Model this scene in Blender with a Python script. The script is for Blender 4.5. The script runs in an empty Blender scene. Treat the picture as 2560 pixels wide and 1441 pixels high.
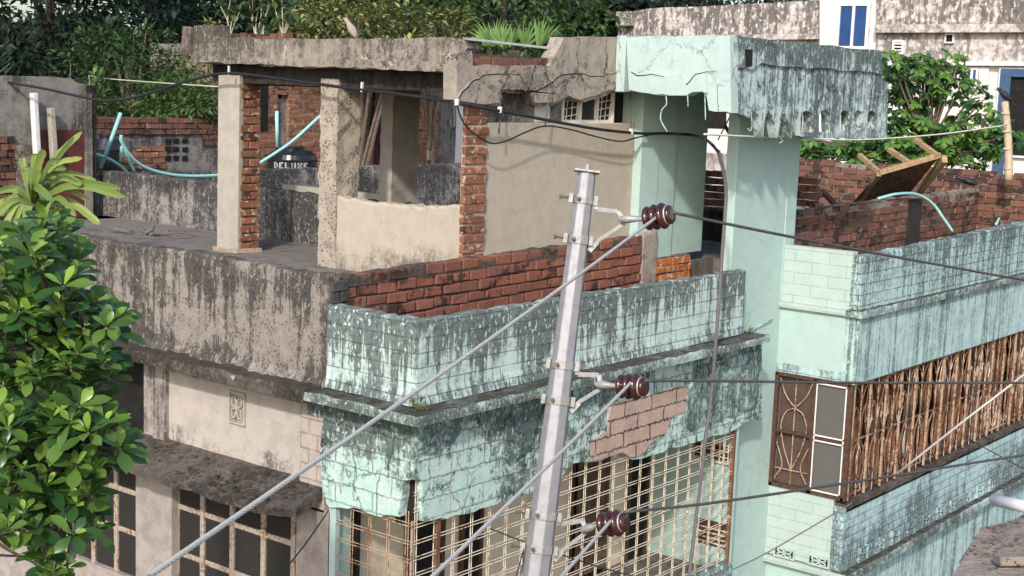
import bpy, math, random
import numpy as np
from mathutils import Vector, Matrix, noise as mnoise
random.seed(7)
R = math.radians
scene = bpy.context.scene
COL = scene.collection

# ------------------------------------------------------------------ camera
W, H, F = 2560.0, 1441.0, 3541.0
_a, _p, _r = R(38.35), R(8.13), R(2.14)
fw = Vector((math.cos(_a)*math.cos(_p), math.sin(_a)*math.cos(_p), -math.sin(_p)))
rt0 = Vector((math.sin(_a), -math.cos(_a), 0))
up0 = rt0.cross(fw)
rt = rt0*math.cos(_r) + up0*math.sin(_r)
up = -rt0*math.sin(_r) + up0*math.cos(_r)
CO = Vector((-8.0618, -7.2962, 8.8))
cam = bpy.data.cameras.new("camera"); camo = bpy.data.objects.new("camera", cam); COL.objects.link(camo)
M = Matrix((rt, up, -fw)).transposed().to_4x4(); M.translation = CO
camo.matrix_world = M
cam.sensor_width = 36.0; cam.lens = F/W*36.0; cam.clip_end = 800; cam.clip_start = 0.1
scene.camera = camo

# ------------------------------------------------------------------ world, sun
SUN_EL = 34.0
SUN_DIR = Vector((1.0, 0.50, 0)).normalized()          # horizontal travel of the light
w = bpy.data.worlds.new("World"); scene.world = w; w.use_nodes = True
nt = w.node_tree; bg = nt.nodes["Background"]
sky = nt.nodes.new("ShaderNodeTexSky"); sky.sky_type = 'NISHITA'; sky.sun_disc = False
sky.sun_elevation = R(SUN_EL); sky.sun_rotation = math.atan2(-SUN_DIR.x, -SUN_DIR.y)
sky.dust_density = 2.2; sky.air_density = 1.0
nt.links.new(sky.outputs[0], bg.inputs[0]); bg.inputs[1].default_value = 0.15
sl = bpy.data.lights.new("sun", 'SUN'); sl.energy = 2.2; sl.angle = R(2.5); sl.color = (1.0, 0.96, 0.895)
so = bpy.data.objects.new("sun", sl); COL.objects.link(so)
d = Vector((SUN_DIR.x*math.cos(R(SUN_EL)), SUN_DIR.y*math.cos(R(SUN_EL)), -math.sin(R(SUN_EL))))
so.rotation_euler = d.to_track_quat('-Z', 'Y').to_euler(); so.location = (-20, -10, 30)
vs = scene.view_settings
scene.display_settings.display_device = 'sRGB'
vs.view_transform = 'Standard'; vs.look = 'None'; vs.gamma = 1.0; vs.exposure = 0.6
scene.cycles.max_bounces = 6; scene.cycles.diffuse_bounces = 3; scene.cycles.transparent_max_bounces = 6

# ------------------------------------------------------------------ helpers
def ray(x, y):
    return fw + rt*((x-W/2)/F) - up*((y-H/2)/F)
def P(x, y, ax, v):
    d = ray(x, y); i = 'XYZ'.index(ax)
    return CO + d*((v-CO[i])/d[i])
def PD(x, y, depth):
    return CO + ray(x, y)*depth
def ppm(depth):                                        # photo pixels per metre at a depth
    return F/depth

def empty(name, loc=(0, 0, 0), label=None, cat=None, group=None):
    o = bpy.data.objects.new(name, None); o.empty_display_size = 0.2; o.location = loc; COL.objects.link(o)
    if label: tag(o, label, cat, group)
    return o
def tag(o, label, cat, group=None, kind=None):
    if label: o["label"] = label
    if cat: o["category"] = cat
    if group: o["group"] = group
    if kind: o["kind"] = kind
    return o

class MB:
    def __init__(s): s.v = []; s.f = []; s.tone = []; s.ms = []; s.cm = 0
    def add(s, vs, fs, tone=0.5):
        n = len(s.v); s.v += [tuple(p) for p in vs]
        for f in fs: s.f.append(tuple(i+n for i in f)); s.tone.append(tone); s.ms.append(s.cm)
    def box(s, x0, x1, y0, y1, z0, z1, j=0.0, tone=.5):
        x0, x1 = min(x0, x1), max(x0, x1); y0, y1 = min(y0, y1), max(y0, y1); z0, z1 = min(z0, z1), max(z0, z1)
        q = [(x, y, z) for x in (x0, x1) for y in (y0, y1) for z in (z0, z1)]
        if j: q = [tuple(c + random.uniform(-j, j) for c in p) for p in q]
        s.add(q, [(0, 1, 3, 2), (4, 6, 7, 5), (0, 4, 5, 1), (2, 3, 7, 6), (0, 2, 6, 4), (1, 5, 7, 3)], tone)
    def obox(s, c, ax, ay, az):                        # centre and three half-axis vectors
        c = Vector(c); q = [c + ax*i + ay*j + az*k for i in (-1, 1) for j in (-1, 1) for k in (-1, 1)]
        s.add(q, [(0, 1, 3, 2), (4, 6, 7, 5), (0, 4, 5, 1), (2, 3, 7, 6), (0, 2, 6, 4), (1, 5, 7, 3)])
    def beam(s, a, b, wd, th, upv=Vector((0, 0, 1))):
        a = Vector(a); b = Vector(b); d = (b-a); L = d.length; d.normalize()
        x = d.cross(upv)
        if x.length < 1e-4: x = d.cross(Vector((1, 0, 0)))
        x.normalize(); z = x.cross(d)
        s.obox((a+b)/2, d*(L/2), x*(wd/2), z*(th/2))
    def prism(s, pts, off):
        n = len(pts); off = Vector(off); a = [Vector(p) for p in pts]; b = [p + off for p in a]
        s.add(a + b, [tuple(range(n)), tuple(range(2*n-1, n-1, -1))] + [(i, i+n, (i+1) % n + n, (i+1) % n) for i in range(n)])
    def tube(s, pts, r, seg=8, closed=False, r1=None, cap=True):
        pts = [Vector(p) for p in pts]; n = len(pts); base = len(s.v); prev = None
        for i, p in enumerate(pts):
            if closed: t = pts[(i+1) % n] - pts[i-1]
            else: t = pts[min(i+1, n-1)] - pts[max(i-1, 0)]
            t.normalize()
            if prev is None:
                x = t.cross(Vector((0, 0, 1)))
                if x.length < 1e-3: x = t.cross(Vector((1, 0, 0)))
            else: x = prev - t*prev.dot(t)
            x.normalize(); prev = x; y = t.cross(x)
            rr = r if r1 is None else r + (r1-r)*i/(n-1)
            for k in range(seg):
                a = 2*math.pi*k/seg
                s.v.append(tuple(p + x*(rr*math.cos(a)) + y*(rr*math.sin(a))))
        m = n if closed else n-1
        for i in range(m):
            for k in range(seg):
                j = (i+1) % n; k2 = (k+1) % seg
                s.f.append((base+i*seg+k, base+i*seg+k2, base+j*seg+k2, base+j*seg+k)); s.tone.append(.5); s.ms.append(s.cm)
        if not closed and cap:
            s.f.append(tuple(base+k for k in range(seg-1, -1, -1))); s.tone.append(.5); s.ms.append(s.cm)
            s.f.append(tuple(base+(n-1)*seg+k for k in range(seg))); s.tone.append(.5); s.ms.append(s.cm)
    def lathe(s, prof, o, axis, seg=20):               # prof: (distance along axis, radius)
        o = Vector(o); axis = Vector(axis).normalized()
        x = axis.cross(Vector((0, 0, 1)))
        if x.length < 1e-3: x = Vector((1, 0, 0))
        x.normalize(); y = axis.cross(x); base = len(s.v)
        for (h, r) in prof:
            for k in range(seg):
                a = 2*math.pi*k/seg
                s.v.append(tuple(o + axis*h + x*(r*math.cos(a)) + y*(r*math.sin(a))))
        for i in range(len(prof)-1):
            for k in range(seg):
                k2 = (k+1) % seg
                s.f.append((base+i*seg+k, base+i*seg+k2, base+(i+1)*seg+k2, base+(i+1)*seg+k)); s.tone.append(.5); s.ms.append(s.cm)
        s.f.append(tuple(base+k for k in range(seg-1, -1, -1))); s.tone.append(.5); s.ms.append(s.cm)
        s.f.append(tuple(base+(len(prof)-1)*seg+k for k in range(seg))); s.tone.append(.5); s.ms.append(s.cm)
    def build(s, name, mat, parent=None, smooth=False, bevel=0.0, tone=False):
        me = bpy.data.meshes.new(name)
        inv = Vector((0, 0, 0))
        if parent is not None:
            p = parent
            while p is not None: inv = inv + p.location; p = p.parent
        vv = [(a-inv.x, b-inv.y, c-inv.z) for a, b, c in s.v]
        me.from_pydata(vv, [], s.f); me.validate(); me.update()
        for m in (mat if isinstance(mat, (list, tuple)) else [mat]): me.materials.append(m)
        if isinstance(mat, (list, tuple)) and len(me.polygons) == len(s.ms): me.polygons.foreach_set("material_index", s.ms)
        if tone and len(me.polygons) == len(s.tone):
            at = me.attributes.new("tone", 'FLOAT', 'FACE'); at.data.foreach_set("value", s.tone)
        if smooth: me.polygons.foreach_set("use_smooth", [True]*len(me.polygons))
        o = bpy.data.objects.new(name, me); COL.objects.link(o)
        if parent is not None: o.parent = parent
        if bevel:
            b = o.modifiers.new("bevel", 'BEVEL'); b.width = bevel; b.segments = 2; b.limit_method = 'ANGLE'; b.angle_limit = R(40)
        return o

def jag(pts, step=22, amp=3.0):                        # rough up an edge, in photo pixels
    out = []
    for i in range(len(pts)-1):
        a, b = Vector(pts[i]), Vector(pts[i+1]); n = max(1, int((b-a).length/step))
        for k in range(n):
            q = a.lerp(b, k/n)
            if k: q += Vector((random.uniform(-amp, amp)*.5, random.uniform(-amp, amp)))
            out.append(tuple(q))
    out.append(pts[-1]); return out
def wp(pts, ax, v, th):                                # polygon on a plane, thickened inward along ax
    m = MB(); off = Vector((0, 0, 0)); off['XYZ'.index(ax)] = th
    m.prism([P(x, y, ax, v) for x, y in pts], off); return m
def arc(pts, n=10):                                    # Catmull-Rom through points
    pts = [Vector(p) for p in pts]; q = [2*pts[0]-pts[1]] + pts + [2*pts[-1]-pts[-2]]; out = []
    for i in range(1, len(q)-2):
        for k in range(n):
            t = k/n; a, b, c, e = q[i-1], q[i], q[i+1], q[i+2]
            out.append(.5*((2*b) + (c-a)*t + (2*a-5*b+4*c-e)*t*t + (3*b-a-3*c+e)*t*t*t))
    out.append(pts[-1]); return out

def column_bricks(m, c, a0, a1, z0, z1, h=.074, mo=.016, dep=.10):
    z = z0; k = 0
    while z + h < z1:
        cut = [a0, a1] if k % 2 else [a0, a0+(a1-a0)*random.uniform(.42, .58), a1]
        for i in range(len(cut)-1):
            s, e = cut[i] + (mo/2 if i else random.uniform(-.012, .006)), cut[i+1] - (mo/2 if i < len(cut)-2 else random.uniform(-.012, .008))
            m.box(s, e, c - random.uniform(-.012, .010), c+dep, z, z+h+random.uniform(-.006, .004), .006)
        z += h + mo; k += 1
def edge_wall(run, c, thick, a0, a1, z0, ztop, amp=.015, step=.07, batter=0.0):
    """wall with a worn, uneven top: run 'X' (front at Y=c) or 'Y' (front at X=c); ztop is a number or function of the run"""
    m = MB(); n = max(2, int(abs(a1-a0)/step)); pts = []
    zt = ztop if callable(ztop) else (lambda t: ztop)
    rows = []
    for i in range(n+1):
        a = a0 + (a1-a0)*i/n; z = zt(a) + random.uniform(-amp, amp)*.6 + amp*mnoise.noise(Vector((a*3.1, c*7, 1)))
        fr = c + random.uniform(-1, 1)*amp*.35
        rows.append((a, z, fr))
    vs, fs = [], []
    for a, z, fr in rows:
        for (cc, zz) in ((c-batter, z0), (c, z0+.12 if batter else z0+.02), (c, z-.03), (fr+.008, z), (c+thick, z+random.uniform(-amp, amp)*.4), (c+thick, z0)):
            vs.append((a, cc, zz) if run == 'X' else (cc, a, zz))
    for i in range(n):
        for k in range(6):
            k2 = (k+1) % 6
            fs.append((i*6+k, i*6+k2, (i+1)*6+k2, (i+1)*6+k))
    fs.append(tuple(range(6))); fs.append(tuple(n*6+k for k in range(5, -1, -1)))
    m.add(vs, fs); return m

def bricks(m, run, c, a0, a1, z0, z1, ln=.235, h=.068, mo=.014, dep=.1, jit=.005, proud=.012, sgn=1, skip=None, ragged=0.0, slope=0.0, header=False, mortar=None, miss=.0):
    """bricks in front of plane c (front faces towards -axis), mortar core behind"""
    row = 0; z = z0; a0, a1 = min(a0, a1), max(a0, a1)
    while z + h <= z1 + .03:
        off = 0 if row % 2 == 0 else -(ln+mo)/2
        bl = ln
        if header and row % 2: bl = ln/2 - mo/2; off = -bl/2
        a = a0 + off
        while a < a1:
            s, e = max(a, a0) + random.uniform(0, jit), min(a + bl, a1) - random.uniform(0, jit)
            if e - s > .03 and random.random() >= miss and not (skip and skip((s+e)/2, z)) and not (ragged and z + h > z1 - h and random.random() < ragged):
                pr = random.uniform(-proud*.7, proud); zz = z + slope*(a-a0) + random.uniform(-jit, jit)*.6
                f0, f1 = c - pr, c + dep*sgn
                if run == 'X': m.box(s, e, f0, f1, zz, zz+h, jit)
                else: m.box(f0, f1, s, e, zz, zz+h, jit)
            a += bl + mo
        z += h + mo; row += 1

# ------------------------------------------------------------------ materials
class NT:
    def __init__(s, name):
        s.m = bpy.data.materials.new(name); s.m.use_nodes = True; s.t = s.m.node_tree; s.t.nodes.clear()
        s.out = s.t.nodes.new("ShaderNodeOutputMaterial"); s.b = s.t.nodes.new("ShaderNodeBsdfPrincipled")
        s.t.links.new(s.b.outputs[0], s.out.inputs[0]); s._tc = None
    def set(s, sock, v):
        if v is None: return
        if isinstance(v, bpy.types.NodeSocket): s.t.links.new(v, sock)
        elif isinstance(v, (tuple, list)) and sock.type == 'RGBA' and len(v) == 3: sock.default_value = (*v, 1)
        else: sock.default_value = v
    def n(s, ty): return s.t.nodes.new("ShaderNode"+ty)
    def co(s):
        if s._tc is None: s._tc = s.n("TexCoord").outputs["Object"]
        return s._tc
    def sep(s, v): q = s.n("SeparateXYZ"); s.set(q.inputs[0], v); return q.outputs
    def comb(s, x, y, z):
        q = s.n("CombineXYZ"); s.set(q.inputs[0], x); s.set(q.inputs[1], y); s.set(q.inputs[2], z); return q.outputs[0]
    def ma(s, op, a, b=0.0, c=None, clamp=False):
        q = s.n("Math"); q.operation = op; q.use_clamp = clamp; s.set(q.inputs[0], a); s.set(q.inputs[1], b)
        if c is not None: s.set(q.inputs[2], c)
        return q.outputs[0]
    def mix(s, f, a, b, mode='MIX'):
        q = s.n("Mix"); q.data_type = 'RGBA'; q.blend_type = mode
        s.set(q.inputs[0], f); s.set(q.inputs[6], a); s.set(q.inputs[7], b); return q.outputs[2]
    def noise(s, v, sc, det=5, ro=.6, dist=0.0):
        q = s.n("TexNoise"); s.set(q.inputs["Vector"], v); q.inputs["Scale"].default_value = sc
        q.inputs["Detail"].default_value = det; q.inputs["Roughness"].default_value = ro; q.inputs["Distortion"].default_value = dist
        return q.outputs[0]
    def mr(s, v, a, b, c=0.0, d=1.0, smooth=True):
        q = s.n("MapRange"); q.interpolation_type = 'SMOOTHSTEP' if smooth else 'LINEAR'
        s.set(q.inputs[0], v)
        for i, x in enumerate((a, b, c, d)): s.set(q.inputs[1+i], x)
        return q.outputs[0]
    def vor(s, v, sc, feat='DISTANCE_TO_EDGE', rnd=1.0):
        q = s.n("TexVoronoi"); q.feature = feat; s.set(q.inputs["Vector"], v); q.inputs["Scale"].default_value = sc
        q.inputs["Randomness"].default_value = rnd
        return q.outputs["Distance"]
    def scale(s, v, k):
        q = s.n("VectorMath"); q.operation = 'MULTIPLY'; s.set(q.inputs[0], v); q.inputs[1].default_value = k; return q.outputs[0]
    def vadd(s, a, b):
        q = s.n("VectorMath"); q.operation = 'ADD'; s.set(q.inputs[0], a); s.set(q.inputs[1], b); return q.outputs[0]
    def bump(s, h, st=.3, dist=.02, nrm=None):
        q = s.n("Bump"); s.set(q.inputs["Height"], h); q.inputs["Strength"].default_value = st; q.inputs["Distance"].default_value = dist
        if nrm is not None: s.set(q.inputs["Normal"], nrm)
        return q.outputs[0]
    def fin(s, col, rough=.9, nrm=None, metal=0.0, spec=.3):
        s.set(s.b.inputs["Base Color"], col); s.set(s.b.inputs["Roughness"], rough); s.set(s.b.inputs["Metallic"], metal)
        s.b.inputs["Specular IOR Level"].default_value = spec
        if nrm is not None: s.set(s.b.inputs["Normal"], nrm)
        return s.m

def wall_mat(name, base, base2=None, stain=(.035, .037, .034), stain2=None, bias=-.15, streak=.5, blot=.6, top=None, bot=None,
             speck=.25, sscale=26, joints=None, bump=.35, cracks=0.0, crack_scale=2.2, patch=None, fine=0.12, streak_f=10.0, soft=.12, rust=None, pits=0.0, jdist=.012, flake=.75, moss=None):
    t = NT(name); co = t.co(); x, y, z = t.sep(co)
    al = t.ma('ADD', x, y); v = t.comb(al, t.ma('MULTIPLY', t.ma('SUBTRACT', x, y), .15), z)
    big = t.noise(co, .95, 3, .55); med = t.noise(co, 5.5, 7, .7); hi = t.noise(co, sscale, 5, .7)
    vfine = t.noise(co, 95, 3, .6)
    st = t.noise(t.scale(v, (streak_f, streak_f, .55)), 1.0, 6, .62)
    st2 = t.noise(t.scale(v, (streak_f*3.2, streak_f*3, 1.3)), 1.0, 4, .6)
    m = t.ma('MULTIPLY', t.ma('SUBTRACT', st, .5), streak*2)
    m = t.ma('ADD', m, t.ma('MULTIPLY', t.ma('SUBTRACT', st2, .5), streak*1.3))
    m = t.ma('ADD', m, t.ma('MULTIPLY', t.ma('SUBTRACT', big, .5), blot*1.6))
    m = t.ma('ADD', m, t.ma('MULTIPLY', t.ma('SUBTRACT', med, .5), blot*1.4))
    m = t.ma('ADD', m, t.ma('MULTIPLY', t.ma('SUBTRACT', hi, .5), speck*2.2))
    if top:
        dl = t.noise(t.scale(v, (6.5, 6.5, 0.0)), 1.0, 4, .7); dl = t.mr(dl, .3, .72, .1, 1.9, False)
        lo_ = t.ma('SUBTRACT', top[0], t.ma('MULTIPLY', dl, top[1]))
        m = t.ma('ADD', m, t.mr(z, lo_, t.ma('ADD', lo_, top[1]*.9), 0, top[2]))
    if bot: m = t.ma('ADD', m, t.mr(z, bot[0]+bot[1], bot[0], 0, bot[2]))
    m = t.ma('ADD', m, bias)
    hi2 = t.noise(t.scale(v, (sscale*2.0, sscale*2.0, sscale*.9)), 1.0, 3, .6)
    md_ = t.ma('ADD', m, t.ma('MULTIPLY', t.ma('SUBTRACT', hi2, .5), speck*2.4))
    mask = t.mr(md_, .02, .02+soft)
    mask2 = t.mr(t.ma('ADD', m, t.ma('MULTIPLY', t.ma('SUBTRACT', hi, .5), .5)), -.22, .10, 0, .72)
    flk = t.ma('MULTIPLY', t.mr(t.noise(t.scale(v, (sscale*1.5, sscale*1.5, sscale*.7)), 1.0, 3, .65), .585, .625), t.mr(m, -.1, .1, 0, flake))
    b2 = base2 or tuple(c*.82 for c in base)
    col = t.mix(t.mr(med, .4, .62), base, b2)
    col = t.mix(t.ma('MULTIPLY', t.mr(vfine, .35, .7), fine), col, tuple(c*.55 for c in base))
    hgt = t.ma('ADD', t.ma('MULTIPLY', hi, .5), t.ma('MULTIPLY', vfine, .25))
    hgt = t.ma('ADD', hgt, t.ma('MULTIPLY', med, .8))
    if patch:                                          # worn-off areas showing what is underneath: (colour, bias, scale)
        pn = t.noise(co, patch[2], 5, .55, .4); pm = t.mr(pn, patch[1], patch[1]+.02)
        pcol = t.mix(t.mr(hi, .4, .6), patch[0], tuple(c*.6 for c in patch[0]))
        col = t.mix(pm, col, pcol); hgt = t.ma('SUBTRACT', hgt, t.ma('MULTIPLY', pm, 1.2))
    if rust:
        rn = t.mr(t.noise(co, 7, 6, .7), rust[1], rust[1]+.08); col = t.mix(rn, col, rust[0])
    mid = stain2 or tuple(a*.42+b*.58 for a, b in zip(base, stain))
    col = t.mix(mask2, col, t.mix(t.mr(big, .4, .6), mid, tuple(c*.72 for c in mid)))
    col = t.mix(t.ma('MULTIPLY', mask, t.mr(hi, .25, .6, .95, .5)), col, stain)
    col = t.mix(flk, col, tuple(min(.8, c*1.2) for c in base))
    hgt = t.ma('ADD', hgt, t.ma('MULTIPLY', flk, .7))
    if cracks:
        wv = t.vadd(t.scale(co, (1, 1, 1)), t.scale(t.comb(med, big, hi), (.25, .25, .25)))
        cr = t.vor(wv, crack_scale); cm = t.mr(cr, .0, .016, 1, 0); cm = t.ma('MULTIPLY', cm, t.mr(t.noise(co, 1.7, 2), .40, .55))
        col = t.mix(t.ma('MULTIPLY', cm, cracks), col, (.03, .032, .03)); hgt = t.ma('SUBTRACT', hgt, t.ma('MULTIPLY', cm, 1.5*cracks))
    if joints:
        q = t.n("TexBrick"); jv = t.comb(al, z, 0.0); jv = t.vadd(jv, t.scale(t.comb(med, hi, 0.0), (jdist, jdist, 0)))
        s_ = t.n("VectorMath"); s_.operation = 'ADD'; t.set(s_.inputs[0], jv); s_.inputs[1].default_value = (joints[4] if len(joints) > 4 else 0, joints[5] if len(joints) > 5 else 0, 0)
        t.set(q.inputs["Vector"], s_.outputs[0]); q.inputs["Scale"].default_value = 1.0
        q.inputs["Brick Width"].default_value = joints[0]; q.inputs["Row Height"].default_value = joints[1]
        q.inputs["Mortar Size"].default_value = joints[2]; q.inputs["Mortar Smooth"].default_value = .2
        jm = t.ma('MULTIPLY', q.outputs["Fac"], t.mr(med, .36, .5, .35, 1.0))
        col = t.mix(t.ma('MULTIPLY', jm, joints[3]), col, (.05, .055, .05)); hgt = t.ma('SUBTRACT', hgt, t.ma('MULTIPLY', jm, 1.3))
    if moss:
        g = t.n('NewGeometry'); up_ = t.mr(t.sep(g.outputs['True Normal'])[2], .5, .8)
        col = t.mix(t.ma('MULTIPLY', up_, t.mr(t.ma('ADD', med, t.ma('MULTIPLY', hi, .4)), .66, .80, .97, .5)), col, t.mix(t.mr(hi2, .4, .6), moss, tuple(c*.45 for c in moss)))
    if pits:
        pv = t.vor(co, 34, 'F1'); pt = t.mr(pv, .22, .30, 1, 0); pt = t.ma('MULTIPLY', pt, t.mr(med, .42, .56))
        col = t.mix(t.ma('MULTIPLY', pt, pits), col, (.07, .05, .04)); hgt = t.ma('SUBTRACT', hgt, t.ma('MULTIPLY', pt, 1.2))
    return t.fin(col, .93, t.bump(hgt, bump, .02), spec=.2)

def simple(name, col, rough=.6, var=.25, sc=20, metal=0.0, bump=.1, spec=.4, dirt=None):
    t = NT(name); co = t.co(); n1 = t.noise(co, sc, 5, .65); n2 = t.noise(co, sc*.18, 4, .6)
    c = t.mix(t.mr(n1, .35, .65), col, tuple(c*(1-var) for c in col))
    if dirt: c = t.mix(t.mr(t.ma('ADD', t.ma('MULTIPLY', n1, .5), t.ma('MULTIPLY', n2, .5)), dirt[1], dirt[1]+.08), c, dirt[0])
    return t.fin(c, t.mr(n1, .3, .7, rough*.85, min(1, rough*1.15)), t.bump(n1, bump, .01), metal, spec)

def brick_mat(name, c1, c2, dark=(.03, .025, .022), darkamt=.5, light=None):
    t = NT(name); co = t.co(); g = t.n("NewGeometry"); rnd = g.outputs["Random Per Island"]
    n1 = t.noise(co, 30, 5, .7); n2 = t.noise(co, 3.2, 5, .65); n3 = t.noise(co, 9, 5, .7)
    c = t.mix(rnd, c1, c2); c = t.mix(t.ma('MULTIPLY', t.mr(n1, .4, .7), .5), c, tuple(a*.5 for a in c1))
    r2 = t.ma('FRACT', t.ma('MULTIPLY', rnd, 7.31))
    dk = t.ma('ADD', t.ma('MULTIPLY', t.ma('SUBTRACT', r2, .5), .35), t.ma('ADD', t.ma('MULTIPLY', t.ma('SUBTRACT', n3, .5), 1.3), t.ma('MULTIPLY', t.ma('SUBTRACT', n2, .5), 1.2)))
    c = t.mix(t.mr(dk, .3-darkamt*.5, .45-darkamt*.5, 0, .85), c, dark)
    if light: c = t.mix(t.mr(t.noise(co, 14, 4, .6), light[1], light[1]+.06), c, light[0])
    return t.fin(c, .92, t.bump(t.ma('ADD', n1, n3), .35, .012), spec=.2)

def leaf_mat(name, young, old, rough=.45, trans=.35, dead=None):
    t = NT(name); at = t.n("Attribute"); at.attribute_name = "tone"; tone = at.outputs["Fac"]
    g = t.n("NewGeometry"); rnd = g.outputs["Random Per Island"]
    k = t.ma('ADD', tone, t.ma('MULTIPLY', t.ma('SUBTRACT', rnd, .5), .45), clamp=True)
    c = t.mix(k, old, young)
    if dead: c = t.mix(t.mr(rnd, .97, .98), c, dead)
    t.set(t.b.inputs["Base Color"], c); t.b.inputs["Roughness"].default_value = rough; t.b.inputs["Specular IOR Level"].default_value = .4
    tr = t.n("BsdfTranslucent"); t.set(tr.inputs[0], t.mix(.5, c, (young[0]*1.1, young[1]*1.2, young[2]*.6)))
    mx = t.n("MixShader"); mx.inputs[0].default_value = trans
    t.t.links.new(t.b.outputs[0], mx.inputs[1]); t.t.links.new(tr.outputs[0], mx.inputs[2]); t.t.links.new(mx.outputs[0], t.out.inputs[0])
    return t.m

MINT = (.525, .64, .605); MINT2 = (.445, .555, .53); MOLD = (.036, .044, .042)
m_mint_par = wall_mat("mint_parapet", MINT, MINT2, MOLD, bias=-.20, streak=.66, blot=.7, top=(6.97, .55, .80), bot=(6.3, .15, .3), speck=.42, sscale=20, joints=(.46, .118, .006, .6, .1, .02), cracks=.3)
m_mint_fas = wall_mat("mint_fascia", MINT, (.44, .66, .58), MOLD, stain2=(.20, .25, .24), bias=-.15, streak=.5, blot=1.3, top=(6.2, .45, .34), speck=.5, sscale=16, joints=(.42, .165, .006, .45, .0, .07), bump=1.0, cracks=.5, crack_scale=2.4, jdist=.065, patch=((.52, .36, .30), .70, 2.0))
m_mint_clean = wall_mat("mint_pillar", (.42, .555, .515), (.39, .52, .485), (.08, .11, .09), stain2=(.34, .48, .42), bias=-.62, streak=.35, blot=.5, speck=.25, cracks=.15, crack_scale=.8, bump=.12)
m_mint_side = wall_mat("mint_side", (.44, .535, .495), (.41, .50, .47), (.10, .12, .09), stain2=(.38, .52, .45), bias=-.66, streak=.3, blot=.5, speck=.3, joints=(.42, .13, .005, .35, .1, .05), bump=.12)
m_mint_wpar = wall_mat("mint_wing_parapet", (.44, .60, .58), (.38, .53, .52), MOLD, bias=-.10, streak=.75, blot=.45, top=(7.25, .42, .42), speck=.42, sscale=20, joints=(.46, .12, .006, .7, 0, .05), streak_f=13)
m_mint_strk = wall_mat("mint_streaked", (.46, .62, .60), (.36, .50, .49), (.06, .075, .075), stain2=(.22, .30, .30), bias=-.10, streak=1.0, blot=.3, top=(6.6, .3, .2), speck=.3, sscale=24, streak_f=13, soft=.2)
m_mint_low = wall_mat("mint_lower", (.44, .60, .60), (.37, .52, .53), (.07, .085, .09), stain2=(.24, .32, .34), bias=-.13, streak=.55, blot=.75, speck=.32, bot=(3.6, .6, .25), joints=(.3, .1, .007, .6, 0, .0), soft=.2)
m_mint_canR = wall_mat("mint_canopy_front", (.50, .63, .61), (.42, .54, .53), MOLD, stain2=(.22, .26, .265), bias=-.06, streak=.9, blot=.9, top=(9.4, .4, .55), speck=.4, sscale=18, streak_f=9, bump=.8, cracks=.6)
m_mint_canL = wall_mat("mint_canopy_side", (.45, .565, .535), (.41, .52, .495), MOLD, stain2=(.32, .42, .38), bias=-.42, streak=.35, blot=.65, top=(9.42, .35, .22), speck=.3, cracks=.8, crack_scale=2.0, bump=.35)
m_grey_par = wall_mat("grey_parapet", (.29, .255, .225), (.225, .195, .17), (.034, .031, .029), bias=-.19, streak=1.0, blot=1.0, top=(7.22, .6, .42), bot=(6.35, .16, .35), speck=.5, sscale=17, bump=.8, pits=.75, streak_f=7)
m_ledge = wall_mat("ledge_mossy", (.13, .11, .095), (.09, .08, .06), (.02, .019, .015), bias=.02, streak=0, blot=.8, speck=.5, bump=.8, patch=((.38, .33, .29), .64, 5.0), moss=(.085, .072, .058))
m_mint_ledge = wall_mat("ledge_mint_mossy", (.42, .53, .50), (.32, .40, .38), (.035, .036, .03), bias=.06, streak=.1, blot=.9, speck=.5, bump=.8, moss=(.075, .064, .05))
m_pink = wall_mat("pink_plaster", (.46, .41, .37), (.39, .345, .31), (.09, .075, .065), stain2=(.26, .215, .19), bias=-.55, streak=.35, blot=.8, speck=.25, top=(6.22, .22, .22), bot=(5.42, .3, .42), bump=.18)
m_pinkblock = wall_mat("pink_block", (.44, .38, .34), (.36, .31, .28), (.08, .07, .06), bias=-.38, streak=.3, blot=.6, speck=.3, joints=(.2, .13, .008, .45), bump=.3)
m_pier = wall_mat("pier_plaster", (.37, .325, .30), (.28, .24, .222), (.06, .05, .05), bias=-.35, streak=.8, blot=.5, speck=.2, streak_f=5, top=(5.3, .5, .25))
m_awning = wall_mat("awning_concrete", (.125, .105, .09), (.09, .078, .065), (.022, .019, .015), bias=-.05, streak=0, blot=.8, speck=.5, bump=.3, sscale=22, pits=.5, patch=((.24, .20, .165), .66, 6.0))
m_darkwall = wall_mat("stained_shaded_wall", (.05, .044, .04), None, (.012, .011, .01), bias=.0, streak=.5, blot=.5)  # dark stained concrete; also carries painted shade for the roof beam and recess
m_floor = wall_mat("terrace_concrete", (.21, .185, .165), (.16, .14, .125), (.05, .045, .04), bias=-.25, streak=0, blot=.9, speck=.25, bump=.25)
m_black = wall_mat("mouldy_wall", (.30, .275, .255), (.21, .195, .18), (.022, .022, .023), stain2=(.085, .08, .078), bias=.10, streak=.45, blot=.9, speck=.45, bump=.5, top=(7.5, .5, .2))
m_beige = wall_mat("beige_plaster", (.46, .40, .325), (.415, .36, .29), (.13, .115, .095), stain2=(.31, .27, .22), bias=-.43, streak=.25, blot=.7, speck=.22, bot=(6.95, .38, .42), bump=.22, cracks=.12, crack_scale=1.1, fine=.22)
m_conc = wall_mat("grey_concrete", (.31, .27, .225), (.24, .21, .18), (.05, .044, .038), stain2=(.17, .148, .126), bias=-.06, streak=.55, blot=.7, speck=.35, top=(9.25, .2, .2), bump=.6, patch=((.44, .38, .32), .62, 4.0), pits=.3, streak_f=6)
m_beam = wall_mat("cracked_concrete", (.38, .325, .27), (.29, .25, .215), (.06, .05, .045), stain2=(.22, .19, .165), bias=-.25, streak=.3, blot=.75, speck=.4, bump=.9, cracks=.9, crack_scale=2.2)
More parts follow.
